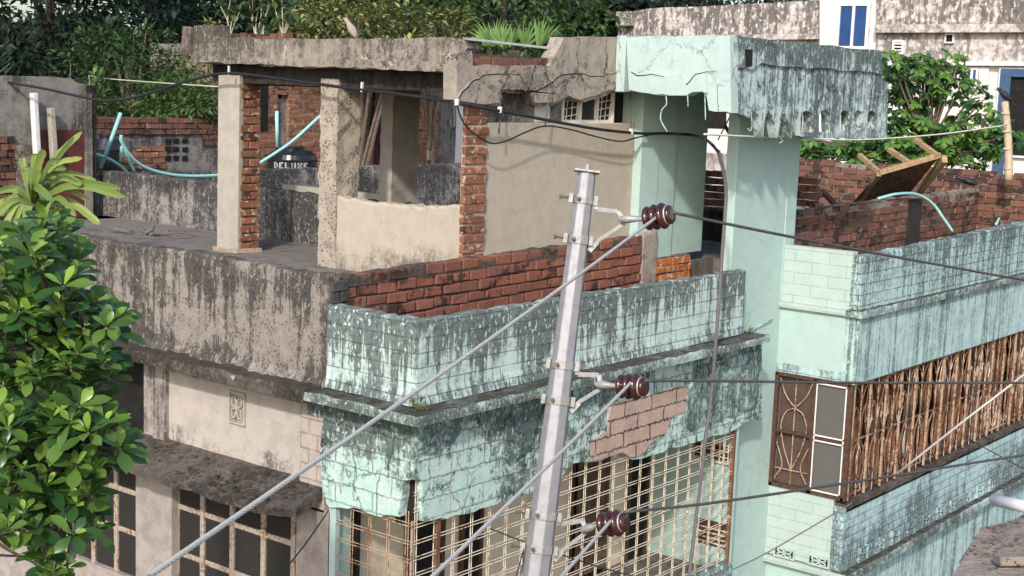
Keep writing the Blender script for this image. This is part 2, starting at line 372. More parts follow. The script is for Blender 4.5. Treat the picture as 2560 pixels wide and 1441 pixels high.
m_colm = wall_mat("column_plaster", (.42, .38, .325), (.36, .325, .28), (.10, .09, .08), bias=-.58, streak=.3, blot=.6, speck=.25, bump=.25)
m_pebble = wall_mat("pebbly_concrete", (.42, .36, .295), (.34, .29, .24), (.09, .07, .055), bias=-.42, streak=.2, blot=.6, speck=.5, bump=1.0, pits=1.0)
m_greyw = wall_mat("grey_wall", (.25, .235, .215), (.19, .18, .165), (.04, .038, .036), stain2=(.12, .113, .105), bias=-.12, streak=.5, blot=.8, speck=.25, bump=.4, streak_f=5)
m_white = wall_mat("white_wall", (.74, .70, .68), (.68, .64, .62), (.15, .135, .12), stain2=(.5, .47, .45), bias=-.72, streak=.4, blot=.5, speck=.2, bump=.1, streak_f=3)
m_whitest = wall_mat("white_wall_stained", (.62, .57, .54), (.46, .42, .39), (.06, .05, .044), stain2=(.24, .21, .19), bias=.10, streak=.65, blot=.75, speck=.5, sscale=6, streak_f=3.5, bump=.3)
m_whitemid = wall_mat("white_wall_worn", (.60, .555, .53), (.45, .41, .385), (.16, .135, .12), stain2=(.30, .265, .24), bias=-.02, streak=.5, blot=.8, speck=.5, sscale=6, streak_f=3, bump=.3)
m_mortar = simple("mortar", (.30, .25, .20), .95, .5, 25, bump=.5, dirt=((.05, .04, .035), .52))
m_mortdark = simple("mortar_dark", (.10, .075, .06), .95, .5, 25, bump=.5)
m_mortlight = simple("mortar_light", (.46, .36, .27), .95, .3, 25, bump=.5)
m_brick = brick_mat("brick_red", (.28, .108, .07), (.20, .085, .062), darkamt=.38, light=((.30, .20, .16), .68))
m_brickcol = brick_mat("brick_orange", (.31, .135, .078), (.20, .088, .058), darkamt=.30, light=((.46, .36, .27), .57))
m_brickold = brick_mat("brick_old", (.215, .10, .07), (.14, .075, .058), darkamt=.52, light=((.33, .24, .19), .63))
m_brickfar = brick_mat("brick_far", (.33, .155, .095), (.20, .10, .07), darkamt=.34, light=((.48, .37, .28), .60))
m_cream = simple("cream_paint", (.76, .66, .52), .5, .2, 40, dirt=((.26, .12, .055), .53))
m_creamrust = simple("cream_rusty", (.50, .36, .25), .7, .3, 40, dirt=((.20, .085, .04), .50))
m_rust = simple("rusted_grille", (.21, .10, .055), .85, .45, 7, dirt=((.52, .42, .34), .52))
m_rustdk = simple("rust_dark", (.10, .05, .032), .85, .4, 18)
m_frame = simple("window_frame_paint", (.42, .35, .28), .7, .3, 30, dirt=((.20, .10, .055), .52))
m_net = simple("insect_net", (.028, .026, .024), .8, .5, 120, bump=.02)
m_netgrey = simple("insect_net_grey", (.125, .118, .112), .75, .25, 150, bump=.02)
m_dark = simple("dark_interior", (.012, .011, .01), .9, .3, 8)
m_glassdk = simple("dark_glass", (.03, .03, .032), .15, .2, 6, spec=.5, bump=0)
m_blueglass = simple("blue_glass", (.035, .09, .24), .08, .25, 1.2, spec=.6, bump=0)
m_whitepaint = simple("white_paint", (.76, .75, .74), .5, .08, 10)
m_inbeige = simple("inner_beige_wall", (.74, .635, .48), .85, .12, 6)
m_curtain = simple("curtain_brown", (.13, .09, .065), .9, .4, 10)  # dull brown of the balcony curtain
m_galv = simple("galvanised_steel", (.34, .34, .36), .5, .18, 14, metal=.35, bump=.05, dirt=((.30, .29, .29), .56))
m_galvdk = simple("galvanised_bracket", (.36, .355, .345), .55, .25, 40, metal=.3)
m_bolt = simple("bolt_steel", (.14, .13, .12), .6, .3, 60, metal=.5)
m_porc = simple("brown_porcelain", (.05, .016, .014), .14, .25, 10, spec=.7, bump=0)
m_alu = simple("aluminium_wire", (.64, .62, .58), .5, .15, 60, metal=.5, bump=.05)
m_wiredk = simple("weathered_wire", (.085, .08, .075), .6, .2, 60, metal=.2)
m_cable = simple("black_cable", (.02, .02, .021), .45, .3, 40)
m_cablegr = simple("grey_cable", (.14, .13, .14), .55, .2, 30)
m_pvc = simple("mint_pvc", (.34, .66, .62), .35, .12, 12, bump=.02)
m_pvcw = simple("white_pvc", (.72, .71, .71), .4, .12, 12, dirt=((.42, .40, .38), .60))
m_plastic = simple("black_plastic", (.014, .015, .018), .3, .3, 8, spec=.6, bump=.02)
m_letter = simple("white_lettering", (.42, .42, .43), .6, .25, 30)
m_wood = simple("raw_timber", (.42, .28, .15), .8, .3, 22)
m_wooddk = simple("dark_timber", (.10, .055, .032), .85, .3, 22)
m_bamboo = simple("bamboo", (.52, .41, .27), .6, .25, 18)
m_tin = simple("brown_tin", (.20, .115, .075), .55, .4, 9, metal=.2, dirt=((.10, .055, .035), .50))
m_tinpale = simple("pale_tin", (.60, .60, .58), .5, .2, 10, metal=.3)  # pale grey of the roof sheet
m_red = simple("red_door_paint", (.135, .036, .03), .6, .25, 14, dirt=((.09, .03, .025), .56))
m_redcloth = simple("maroon_cloth", (.11, .04, .045), .9, .35, 14)
m_blue = simple("blue_paint", (.05, .11, .20), .5, .2, 6)
m_rope = simple("pale_rope", (.62, .60, .50), .9, .2, 60)
m_potdk = simple("dark_pot", (.02, .025, .035), .5, .2, 10)
m_bark = simple("bark", (.17, .13, .10), .95, .4, 18, bump=.6)
m_barkdk = simple("dark_bark", (.045, .035, .03), .95, .4, 18, bump=.6)  # bark copy darkened to carry the shade on the far trees
m_stem = simple("pale_stem", (.45, .40, .33), .9, .25, 30)
m_earth = simple("earth", (.16, .12, .085), .95, .35, 2, bump=.5)
m_asph = simple("asphalt", (.05, .05, .05), .9, .25, 30, bump=.3)
m_crow = simple("crow_feathers", (.02, .02, .023), .5, .3, 20)
m_dove = simple("dove_feathers", (.36, .30, .27), .8, .2, 20)
m_greyfeather = simple("grey_feathers", (.16, .145, .135), .8, .2, 20)
m_rubble = wall_mat("broken_concrete", (.28, .235, .20), (.19, .155, .13), (.06, .045, .038), bias=-.05, streak=0, blot=.9, speck=.6, bump=1.0, patch=((.30, .17, .11), .68, 3.0), pits=.6)
l_fg = leaf_mat("jackfruit_leaf", (.23, .37, .055), (.016, .058, .019), .30, .18)
l_bgdark = leaf_mat("dark_leaf", (.024, .050, .025), (.006, .014, .009), .5, .2)  # shade on the backlit trees is put into this low leaf colour
l_bgmid = leaf_mat("mid_leaf", (.095, .165, .042), (.016, .042, .017), .5, .25)
l_bgyel = leaf_mat("yellow_leaf", (.38, .36, .12), (.028, .06, .02), .5, .25)
l_right = leaf_mat("bright_leaf", (.14, .27, .05), (.018, .058, .02), .4, .25)
l_palm = leaf_mat("palm_leaf", (.21, .32, .09), (.06, .14, .035), .45, .25)
l_strap = leaf_mat("strap_leaf", (.27, .34, .09), (.09, .155, .045), .5, .2)

# ------------------------------------------------------------------ ground and street
m = MB(); m.box(-300, 300, -300, 400, -.5, 0); g = m.build("ground", m_earth); g["kind"] = "structure"
m = MB(); m.box(-60, 90, -6.8, -1.6, .004, .02); g = m.build("road", m_asph); g["kind"] = "structure"

# ------------------------------------------------------------------ the house
ZL, ZB, ZF = 6.28, 6.20, 6.90                         # ledge top and underside, terrace floor
PY = .20; WX = 6.35; PAV = 1.10                       # pillar front, wing side wall, pavilion street face
house = empty("house", (0, 0, 0), "weathered two-storey house with mint green street front, grey side and brick-edged roof terrace", "house")
WY = P(2158, 638, 'X', WX).y
XC = P(1825, 90, 'Y', -.30).x                         # canopy corner

# side (left) facade
edge_wall('Y', 0, .13, 1.0, 8.5, ZL-.04, lambda a: 7.215 + .012*math.sin(a*3), .016, batter=.05).build("side_parapet", m_grey_par, house)["label"] = "grey black-streaked parapet of the side facade"
m = edge_wall('Y', -.24, .30, 1.02, 8.5, ZB-.02, 6.285, .02, .06); m.build("side_ledge", m_ledge, house)
m = MB(); m.box(.05, .25, 1.3, 3.12, 5.35, 6.19); m.build("side_wall", m_pink, house)["label"] = "pale pink plastered wall panel"
m = MB(); m.box(.0, .25, 1.0, 1.3, 5.2, 6.19); m.build("side_wall", m_pinkblock, house)["label"] = "pink wall strip scored in blocks"
m = MB(); m.box(.005, .25, 3.12, 3.30, 5.35, 6.19); m.box(.03, .25, 3.30, 3.47, 5.35, 6.19); m.box(.02, .25, 1.3, 3.12, 6.08, 6.19); m.build("wall_pilaster", m_pier, house)
m = MB(); m.box(1.0, 1.2, 3.3, 8.6, 0, 6.19); m.box(.25, 1.0, 3.30, 3.42, 0, 6.15); m.build("recess_wall", m_darkwall, house)  # shade of the recess is put into the stained dark colour
def vent_block(mname, c, ux, uz, nrm, wd, hd, mat, parent, petals=4):
    """pierced flower block: frame, crossing petals, dark behind"""
    m = MB(); c = Vector(c); ux = Vector(ux); uz = Vector(uz); nrm = Vector(nrm)
    t = wd*.07
    for sx in (-1, 1): m.obox(c+ux*(sx*(wd/2-t/2))+nrm*.012, ux*(t/2), uz*(hd/2), nrm*.014)
    for sz in (-1, 1): m.obox(c+uz*(sz*(hd/2-t/2))+nrm*.012, ux*(wd/2-t), uz*(t/2), nrm*.014)
    for k in range(petals):
        a = math.pi/4 + k*2*math.pi/petals
        tip = ux*(math.cos(a)*wd*.47) + uz*(math.sin(a)*hd*.47); sd = ux*(-math.sin(a)*wd*.14) + uz*(math.cos(a)*hd*.14)
        m.tube(arc([c+nrm*.014, c+tip*.55+sd+nrm*.02, c+tip*.93+nrm*.014], 5), wd*.035, 5)
        m.tube(arc([c+nrm*.014, c+tip*.55-sd+nrm*.02, c+tip*.93+nrm*.014], 5), wd*.035, 5)
    m.lathe([(0, wd*.09), (.028, wd*.07)], c, nrm, 10)
    o = m.build(mname, mat, parent)
    b = MB(); b.obox(c+nrm*.003, ux*(wd/2-t*.5), uz*(hd/2-t*.5), nrm*.003); b.build("backing", m_darkwall if mat is not m_pink else m_pier, o)
    return o
vc = P(596, 1020, 'X', .05)
vent_block("vent_block", vc, (0, -1, 0), (0, 0, 1), (-1, 0, 0), .21, .29, m_pink, house)

# sloping concrete awning over the side windows
m = MB(); n = 26; vs = []; fs = []
for i in range(n+1):
    y = 1.02 + (4.7-1.02)*i/n; ow = -.46 + random.uniform(-.012, .012)
    if i < 2: ow = -.30 - .08*i
    zt = 5.415 + .006*mnoise.noise(Vector((y*3, 0, 4)))
    vs += [(.05, y, zt+.015), (-.2, y, zt-.055+random.uniform(-.006, .006)), (ow, y, zt-.135+random.uniform(-.006, .006)), (ow+.01, y, zt-.195+random.uniform(-.008, .008)), (.05, y, zt-.10)]
for i in range(n):
    for k in range(5):
        fs.append((i*5+k, i*5+(k+1) % 5, (i+1)*5+(k+1) % 5, (i+1)*5+k))
fs += [tuple(range(5)), tuple(n*5+k for k in range(4, -1, -1))]
m.add(vs, fs); m.build("window_awning", m_awning, house)
m = MB()
for i in range(46):
    y = random.uniform(1.15, 3.4); x = random.uniform(-.42, -.03); z = 5.435 + x*.29
    s = random.uniform(.004, .016)
    m.box(x-s, x+s, y-s*1.5, y+s*1.3, z-.01, z+s*.6, s*.4)
o = m.build("fallen_plaster", m_ledge, house); o["kind"] = "stuff"

# lower side wall with two windows
m = MB(); m.box(0, .22, .93, 1.33, 0, 5.22); m.build("side_wall", m_pier, house)["label"] = "narrow pinkish wall beside the side window"
m = MB(); m.box(-.04, .22, 2.96, 3.50, 0, 5.27); m.build("side_pier", m_pier, house)
m = MB(); m.box(.02, .22, 1.33, 2.96, 0, 3.9); m.box(.02, .22, 3.5, 4.9, 0, 3.95); m.box(.0, .22, 4.9, 8.5, 0, 5.27); m.build("side_wall", m_pier, house)["label"] = "lower side wall below the windows"
def side_window(ys, zs, z0, z1, lab, opening=None):
    f = MB()
    for y in ys: f.box(.03, .085, y-.028, y+.028, z0, z1)
    for z in zs: f.box(.04, .08, min(ys), max(ys), z-.024, z+.024)
    wv = f.build("side_window", m_frame, house, bevel=.004); wv["label"] = lab
    zz = [z0] + list(zs) + [z1]; yy = sorted(ys)
    for i in range(len(yy)-1):
        for k in range(len(zz)-1):
            if opening and (i, k) in opening:
                t = MB()
                for q in range(4):
                    y = yy[i]+.05+(yy[i+1]-yy[i]-.1)*q/3; t.tube([(.12, y, zz[k]), (.12, y, zz[k+1])], .007, 5)
                ym = (yy[i]+yy[i+1])/2
                for sy in (-1, 1):
                    t.tube(arc([(.12, ym, zz[k+1]-.42), (.12, ym+sy*.10, zz[k+1]-.3), (.12, ym+sy*.12, zz[k+1]-.42), (.12, ym+sy*.03, zz[k+1]-.62)], 5), .008, 5)
                t.build("window_grille", m_greengr, wv)
            else:
                p = MB(); p.box(.052, .062, yy[i]+.029, yy[i+1]-.029, zz[k]+.025, zz[k+1]-.025); p.build("pane", m_net, wv)
    return wv
m_greengr = simple("old_green_iron", (.13, .15, .09), .6, .3, 30)
ys = [P(x, y, 'X', .06).y for x, y in ((738, 1372), (663, 1348), (585, 1322), (511, 1297), (447, 1272))]
side_window(ys, [4.37, 4.82], 3.9, 5.33, "wide side window with peeling cream frame and dark net panes", {(1, 0)})
ys = [P(x, y, 'X', .06).y for x, y in ((352, 1345), (295, 1330), (238, 1316), (170, 1300))]
side_window(ys, [4.40, 4.80], 3.95, 5.33, "side window half hidden by the leafy branches")
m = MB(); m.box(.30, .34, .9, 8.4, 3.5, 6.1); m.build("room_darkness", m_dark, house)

# mint balcony at the corner: parapet, ledge, cracked fascia
edge_wall('Y', 0, .12, .012, 1.0, ZL, 6.965, .016, batter=.02).build("balcony_parapet", m_mint_par, house)
edge_wall('X', 0, .12, .006, 5.14, ZL, 6.955, .016, batter=.02).build("balcony_parapet", m_mint_par, house)
m = edge_wall('X', -.23, .30, -.23, 5.33, ZB-.005, 6.275, .013, .08); m.build("balcony_ledge", m_mint_ledge, house)
m = edge_wall('Y', -.235, .235, -.225, 1.02, ZB-.002, 6.272, .013, .08); m.build("balcony_ledge", m_mint_ledge, house)
pl = [(812, 985), (1033, 1030), (1033, 1200), (1008, 1202)] + jag([(1008, 1202), (998, 1293), (937, 1289), (900, 1274), (850, 1269), (823, 1269), (806, 1229)], 14, 4)[1:] + [(800, 1128), (806, 1060)]
wp(pl, 'X', -.03, .14).build("balcony_fascia", m_mint_fas, house)
bot = jag([(1058, 1304), (1119, 1297), (1186, 1280), (1267, 1250), (1327, 1232), (1395, 1212), (1398, 1204), (1414, 1178), (1401, 1170), (1468, 1156), (1520, 1144), (1556, 1133), (1582, 1150), (1609, 1146), (1640, 1136), (1690, 1119), (1760, 1099), (1821, 1082), (1861, 1057), (1902, 1052)], 16, 5)
pr = [(1036, 1030), (1033, 1200), (1055, 1198)] + bot + [(1907, 1035), (1904, 960), (1905, 850), (1905, 838)]
wp(pr, 'Y', -.03, .12).build("balcony_fascia", m_mint_fas, house)
m_flake = wall_mat("flake_paint", (.40, .56, .51), (.30, .42, .40), MOLD, stain2=(.17, .21, .21), bias=.06, streak=.5, blot=.8, speck=.5, bump=.8, cracks=.4)
# lifted plaster sheets on the fascia (thick flakes with their own edges)
m = MB()
for q in ([(1040, 1052), (1180, 1022), (1175, 1050), (1150, 1088), (1120, 1105), (1105, 1098), (1085, 1130), (1042, 1140)],
          [(1185, 1022), (1350, 985), (1345, 1045), (1330, 1120), (1275, 1165), (1266, 1140), (1262, 1065), (1215, 1080)],
          [(1405, 975), (1510, 948), (1560, 985), (1522, 1006), (1470, 1012), (1440, 1024), (1402, 1020)],
          [(1755, 915), (1900, 876), (1895, 1010), (1850, 1035), (1760, 1062), (1735, 1080), (1720, 1070), (1715, 1000)]):
    m = MB(); m.prism([P(x, y, 'Y', -.055) for x, y in jag(q + [q[0]], 14, 4)[:-1]], (0, .03, 0)); m.build("plaster_flake", m_flake, house)
# exposed pink bed where the plaster fell
m = MB(); q = [(1528, 1010), (1570, 1000), (1640, 985), (1700, 962), (1718, 975), (1722, 1030), (1680, 1042), (1665, 1085), (1640, 1100), (1600, 1140), (1582, 1146), (1556, 1130), (1480, 1152), (1473, 1105), (1520, 1080)]
m.prism([P(x, y, 'Y', -.045) for x, y in jag(q + [q[0]], 16, 4)[:-1]], (0, .02, 0))
m.build("exposed_plaster", wall_mat("exposed_pink", (.50, .36, .30), (.43, .30, .25), (.05, .03, .025), stain2=(.3, .2, .16), bias=-.45, streak=.15, blot=.5, speck=.4, joints=(.46, .145, .008, 1.0, .1, .02), bump=1.0, jdist=.085), house)
# balcony interior
m = MB(); m.box(-.02, 5.2, 0, 1.2, 6.02, 6.19); m.box(.1, 5.2, .12, .97, 6.20, 6.30); m.build("balcony_slab", m_mint_ledge, house)
m = MB(); m.box(.23, 5.2, 1.05, 1.2, 3.3, 6.02); m.build("balcony_back_wall", m_inbeige, house)
m = MB(); m.box(-.02, 5.2, .0, 1.05, 3.3, 3.62); m.build("balcony_floor", m_floor, house)
edge_wall('X', -.02, .14, 0, 5.2, 0, 3.74, .012).build("balcony_wall", m_mint_low, house)
edge_wall('Y', -.025, .14, .0, .92, 0, 3.74, .012).build("balcony_wall", m_mint_low, house)
def rx(px, py, Y): return P(px, py, 'Y', Y).x
for (a, b, wide) in ((1015, 1095, 0), (1420, 1500, 1), (1560, 1600, 0), (1150, 1190, 0)):
    x0, x1 = rx(a, 1400, 1.05), rx(b, 1400, 1.05)
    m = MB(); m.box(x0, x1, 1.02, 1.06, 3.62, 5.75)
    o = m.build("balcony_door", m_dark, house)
    m = MB(); m.box(x0-.04, x0, 1.0, 1.04, 3.62, 5.8); m.box(x1, x1+.04, 1.0, 1.04, 3.62, 5.8); m.build("door_frame", m_wooddk, o)
    if wide:
        m = MB(); xs = [x0+(x1-x0)*k/24 for k in range(25)]
        m.add([(x, .97+.02*math.sin(k*1.9), z) for k, x in enumerate(xs) for z in (3.7, 5.7)], [(2*k, 2*k+2, 2*k+3, 2*k+1) for k in range(24)])
        m.build("curtain", m_curtain, o)
m = MB(); m.box(5.16, 5.2, .0, 1.05, 3.62, 6.02); m.build("balcony_end_wall", m_mint_clean, house)
def wy(px, py): return P(px, py, 'X', 5.16)
m = MB(); a, b = wy(1740, 1115), wy(1824, 1160)
m.box(5.14, 5.17, a.y, b.y, b.z+.02, a.z+.08); o = m.build("balcony_window", m_rustdk, house)
m = MB()
for k in range(5):
    y = a.y + (b.y-a.y)*k/4; m.tube([(5.12, y, b.z), (5.12, y, a.z+.1)], .008, 5)
for k in range(4):
    z = b.z + (a.z-b.z+.08)*k/3; m.tube([(5.118, a.y, z), (5.118, b.y, z)], .008, 5)
m.build("window_bars", m_cream, o)
a, b = wy(1745, 1300), wy(1822, 1368)
m = MB(); m.box(5.13, 5.17, a.y, b.y, b.z-.02, a.z+.03); o = m.build("balcony_window", m_rustdk, house)
m = MB()
for j in range(4):
    z0 = b.z+(a.z-b.z)*(j+.1)/4; m = MB(); m.box(5.11, 5.135, a.y, b.y, z0, z0+.012); m.build("vent_slat", m_cream, o)
# welded grilles of paired bars
def bar_grille(name, fix, ax, a0, a1, z0, z1, mat, sv, sh, r=.0046, gap=.026, zt=None, hoff=0.0):
    m = MB()
    def pt(a, z, o=0.0): return (a, fix+o, z) if ax == 'X' else (fix+o, a, z)
    a = a0 + .03
    while a < a1:
        for o in (0, gap): m.tube([pt(a+o, z0), pt(a+o, zt(a) if zt else z1)], r, 5)
        a += sv
    z = z0 + .06 + hoff
    while z < z1:
        for o in (0, gap): m.tube([pt(a0, z+o, -.012), pt(a1, z+o, -.012)], r*.9, 5)
        z += sh
    return m
bar_grille("g", .02, 'X', .02, 5.12, 3.74, 6.0, m_cream, .232, .135).build("balcony_grille", m_cream, house)["label"] = "long cream grille of paired bars on the street side"
bar_grille("g", .02, 'Y', .03, .9, 3.74, 5.42, m_creamrust, .205, .150).build("balcony_grille", m_creamrust, house)["label"] = "short rusty grille on the side facing the tree"
m = MB(); m.box(.30, .345, .0, .035, 3.7, 6.0); m.build("grille_post", m_rust, house)
m = MB(); m.box(.06, .26, .04, .24, 5.28, 6.02); m.build("notch_shade_box", m_dark, house)  # solid near-black box added so the fascia notch looks deeply shaded
m = MB(); m.box(.0, .016, .0, .016, 3.7, 5.35); m.build("grille_post", m_creamrust, house)
m = MB(); m.box(5.10, 5.14, -.005, .03, 3.7, 6.0); m.build("grille_post", m_rust, house)
m = MB(); m.box(0, .22, .90, .94, 3.3, 6.0); m.box(.0, .05, .86, .9, 3.7, 5.6); m.build("side_jamb", m_mint_clean, house)

# brick kerb wall of the terrace behind the balcony
def kerb_top(a): return 7.185 + .016*(a-.2)
m = MB(); zz = 6.30; bricks(m, 'X', .965, .20, 4.62, 6.30, 7.17, .225, .085, .016, .10, .006, .016, miss=.0, slope=.016)
o = m.build("terrace_brick_wall", m_brick, house, bevel=.008); o["label"] = "exposed red brick wall behind the mint balcony parapet"
c2 = MB(); c2.box(.2, 4.62, .988, 1.08, 6.28, 7.16); edge = edge_wall('X', .97, .12, .2, 4.62, 7.10, lambda a: kerb_top(a)+.005, .014, .06); c2.add(edge.v, edge.f); c2.build("mortar_bed", m_mortdark, o)
m = MB(); zs = 6.3
bricks(m, 'X', .955, 0.02, .20, 6.3, 7.2, .17, .085, .012, .1, .005, .006); m.build("parapet_end", simple("dark_block", (.07, .066, .062), .9, .4, 20, bump=.4), house, bevel=.006)
edge_wall('X', .95, .14, 4.60, 4.86, 6.28, 7.31, .02).build("kerb_plaster", m_beam, house)
m = MB(); bricks(m, 'X', .96, 4.86, 5.6, 6.65, 7.02, .22, .075, .012, .1, .006, .008); o = m.build("pier_base", brick_mat("orange_brick", (.50, .18, .06), (.40, .13, .05), darkamt=.05, light=((.45, .36, .28), .55)), house, bevel=.006)
m = MB(); m.box(4.86, 5.6, .975, 1.08, 6.3, 7.0); m.box(.12, 5.2, .12, .965, 6.30, 6.34); m.build("balcony_floor", m_rubble, house)

# terrace floor
m = MB(); m.box(.13, 6.3, 1.08, 8.5, 6.5, ZF); m.build("terrace_floor", m_floor, house)
m = MB(); m.box(6.3, 13, .56, 4.2, 6.3, 6.90); m.build("terrace_floor", m_floor, house)

# pavilion: columns
C1 = P(588, 635, 'Z', ZF)
def base_col(name, pl, pm, pr, ztop, mats, lab=None, hollow=False):
    a, b, c = P(*pl, 'Z', ZF), P(*pm, 'Z', ZF), P(*pr, 'Z', ZF); return a, b, c
x0, yl, yr, x1 = 1.97, 4.76, 4.42, 2.26
m = MB(); m.box(x0, x0+.06, yr+.004, yl, ZF, 8.80, .004)
m.box(x0+.06, x1, yr+.05, yl, ZF, 8.80)
o = m.build("column", m_colm, house); o["label"] = "square column with one plastered face and one bare brick face"
m = MB(); column_bricks(m, yr, x0+.03, x1, ZF+.04, 8.78, dep=.06); m.build("brick_face", m_brickcol, o, bevel=.006)
m = MB(); m.box(x0-.03, x1+.03, yr-.03, yl+.03, ZF, ZF+.045, .012); m.build("column_foot", m_mortlight, o)
def wobbly(x0, x1, y0, y1, z0, z1, amp=.012, step=.09):
    m = MB(); n = int((z1-z0)/step); vs = []; fs = []; per = 12
    for i in range(n+1):
        z = z0+(z1-z0)*i/n
        for k in range(per):
            s, t = divmod(k, 3); t /= 3
            c = [(x0, y0), (x1, y0), (x1, y1), (x0, y1)]; a, b = c[s], c[(s+1) % 4]
            px, py = a[0]+(b[0]-a[0])*t, a[1]+(b[1]-a[1])*t
            vs.append((px+random.uniform(-amp, amp), py+random.uniform(-amp, amp), z))
    for i in range(n):
        for k in range(per): fs.append((i*per+k, i*per+(k+1) % per, (i+1)*per+(k+1) % per, (i+1)*per+k))
    fs += [tuple(range(per-1, -1, -1)), tuple(n*per+k for k in range(per))]
    m.add(vs, fs); return m
wobbly(1.98, 2.30, 2.95, 3.20, ZF, 8.80, .012).build("column", m_pebble, house)["label"] = "rough column with pebbly worn concrete"
ic = P(950, 400, 'X', 3.2); im = P(980, 400, 'X', 3.2)
wobbly(3.2, 3.62, im.y, ic.y, ZF, 8.82, .006).build("column", m_colm, house)["label"] = "inner column with a dark cracked face"
bx0, bx1 = rx(1162, 400, PAV-.02), rx(1216, 400, PAV-.02)
m = MB(); column_bricks(m, PAV-.03, bx0, bx1, ZF, 8.62, dep=.05); o = m.build("column", m_brickcol, house, bevel=.008); o["label"] = "slim bare brick column beside the beige wall"
m = MB(); m.box(bx0+.01, bx1-.01, PAV-.01, PAV+.03, ZF, 8.62); m.build("mortar_core", m_mortlight, o)
# low wall and big beige wall
edge_wall('Y', 2.0, .13, P(1155, 515, 'X', 2.0).y, 2.96, ZF-.02, lambda a: 7.66 + .05*math.sin(a*1.7+.8), .02, .06).build("low_wall", m_beige, house)["label"] = "low beige plastered wall between column and brick column"
m = MB(); m.box(3.3, 3.42, im.y, 5.2, ZF, 7.55); m.build("low_wall", m_colm, house)["label"] = "low inner wall beside the inner column"
m = MB(); wr = rx(1610, 400, PAV); zs1 = P(1400, 308, 'Y', PAV).z
m.box(bx1-.02, wr, PAV+.0, PAV+.14, ZF, zs1); m.build("pavilion_wall", m_beige, house, bevel=.006)["label"] = "large smooth beige wall lit by the sun"
# clerestory strip above the beige wall
Yc = PAV+.06
def cz(px0, py0, px1, py1, y0, th, mat, name, parent=house, lab=None):
    a, b = P(px0, py0, 'Y', y0), P(px1, py1, 'Y', y0); m = MB(); m.box(a.x, b.x, y0, y0+th, min(a.z, b.z), max(a.z, b.z)); o = m.build(name, mat, parent)
    if lab: o["label"] = lab
    return o
cz(1216, 205, 1335, 306, Yc, .1, m_greyw, "upper_panel"); cz(1335, 240, 1378, 306, Yc+.01, .1, m_white, "upper_panel"); cz(1378, 225, 1405, 308, Yc+.005, .1, m_greyw, "upper_panel")
win = cz(1405, 215, 1532, 312, Yc+.03, .02, m_glassdk, "clerestory_window")
m = MB()
for px in (1406, 1450, 1492, 1531):
    a = P(px, 312, 'Y', Yc); m.box(a.x-.016, a.x+.016, Yc-.005, Yc+.03, zs1, 8.85)
a, b = P(1405, 312, 'Y', Yc), P(1532, 312, 'Y', Yc); m.box(a.x, b.x, Yc, Yc+.03, zs1, zs1+.03); m.build("frame", m_white, win)
m = MB()
for (p0, p1) in ((1410, 1448), (1496, 1529)):
    a, b = P(p0, 300, 'Y', Yc+.02), P(p1, 300, 'Y', Yc+.02)
    for k in range(5):
        z = zs1+.06+k*.075; m.tube([(a.x, Yc+.018, z), (b.x, Yc+.018, z+.03)], .006, 4)
    for k in range(3):
        x = a.x+(b.x-a.x)*(k+.3)/3; m.tube([(x, Yc+.016, zs1+.03), (x+.03, Yc+.016, 8.8)], .006, 4)
    m.build("window_bars", m_cream, win); m = MB()
cz(1532, 215, 1582, 312, Yc+.10, .02, m_dark, "dark_opening")
m = MB(); m.box(wr-.06, wr+.02, PAV-.01, PAV+.14, ZF, 8.75); m.build("wall_edge", m_pinkblock, house)
# pavilion roof: slab with parapet to the left, cracked beam facing the street
xs = 1.86
tp = jag([(480, 158), (478, 128), (484, 100), (486, 64), (533, 62), (537, 92), (560, 96), (600, 92), (640, 98), (735, 96), (860, 96), (980, 98), (1060, 94), (1165, 97)], 26, 2.2)
bt = jag([(1165, 97), (1168, 120), (1150, 150), (1142, 186)], 14, 2)[1:] + jag([(1142, 186), (1080, 180), (1000, 178), (940, 172), (800, 170), (700, 166), (600, 160), (480, 158)], 18, 3.4)[1:-1]
wp(tp + bt, 'X', xs, .22).build("roof_parapet", m_conc, house)["label"] = "worn grey concrete roof edge over the columns"
lip = jag([(478, 140), (700, 146), (1000, 152), (1130, 154)], 22, 1.5) + jag([(1136, 184), (1080, 179), (1000, 177), (940, 171), (800, 169), (700, 165), (600, 159), (478, 157)], 16, 3)
wp(lip, 'X', xs-.045, .06).build("roof_lip", m_conc, house)
y_l, y_r = P(480, 158, 'X', xs).y, P(1142, 186, 'X', xs).y
m = MB(); m.box(xs+.1, 6.0, y_r+.02, y_l-.1, 8.93, 9.03); m.box(xs+.22, 6.0, y_r+.16, y_l-.1, 9.03, 9.06); m.build("roof_slab", m_conc, house)
m = MB(); m.box(2.02, 2.22, PAV+.04, y_l-.15, 8.72, 8.925); m.box(2.22, 5.9, y_l-.45, y_l-.2, 8.70, 8.92); m.box(3.25, 3.5, PAV+.1, y_l-.45, 8.72, 8.92); m.build("roof_beam", m_darkwall, house)  # slab's shade on the beam is put into its dark colour
m = MB(); m.box(xs-.02, 2.3, y_l-.02, y_l+.16, 9.0, 9.30, .012); m.build("parapet_stub", m_rubble, house)
tpb = jag([(1142, 150), (1150, 128), (1180, 128), (1182, 164), (1378, 166), (1392, 130), (1402, 112), (1408, 94), (1480, 92), (1566, 94)], 18, 2.5)
btb = jag([(1574, 232), (1530, 228), (1500, 246), (1460, 256), (1420, 242), (1392, 260), (1345, 264), (1330, 232), (1290, 234), (1256, 228), (1252, 264), (1200, 264), (1142, 250)], 16, 4)
YB = PAV-.08
wp(tpb + [(1572, 180)] + btb, 'Y', YB, .16).build("street_beam", m_beam, house)["label"] = "cracked beige beam over the beige wall"
m = MB()                                               # broken-off lower layer standing proud of the beam
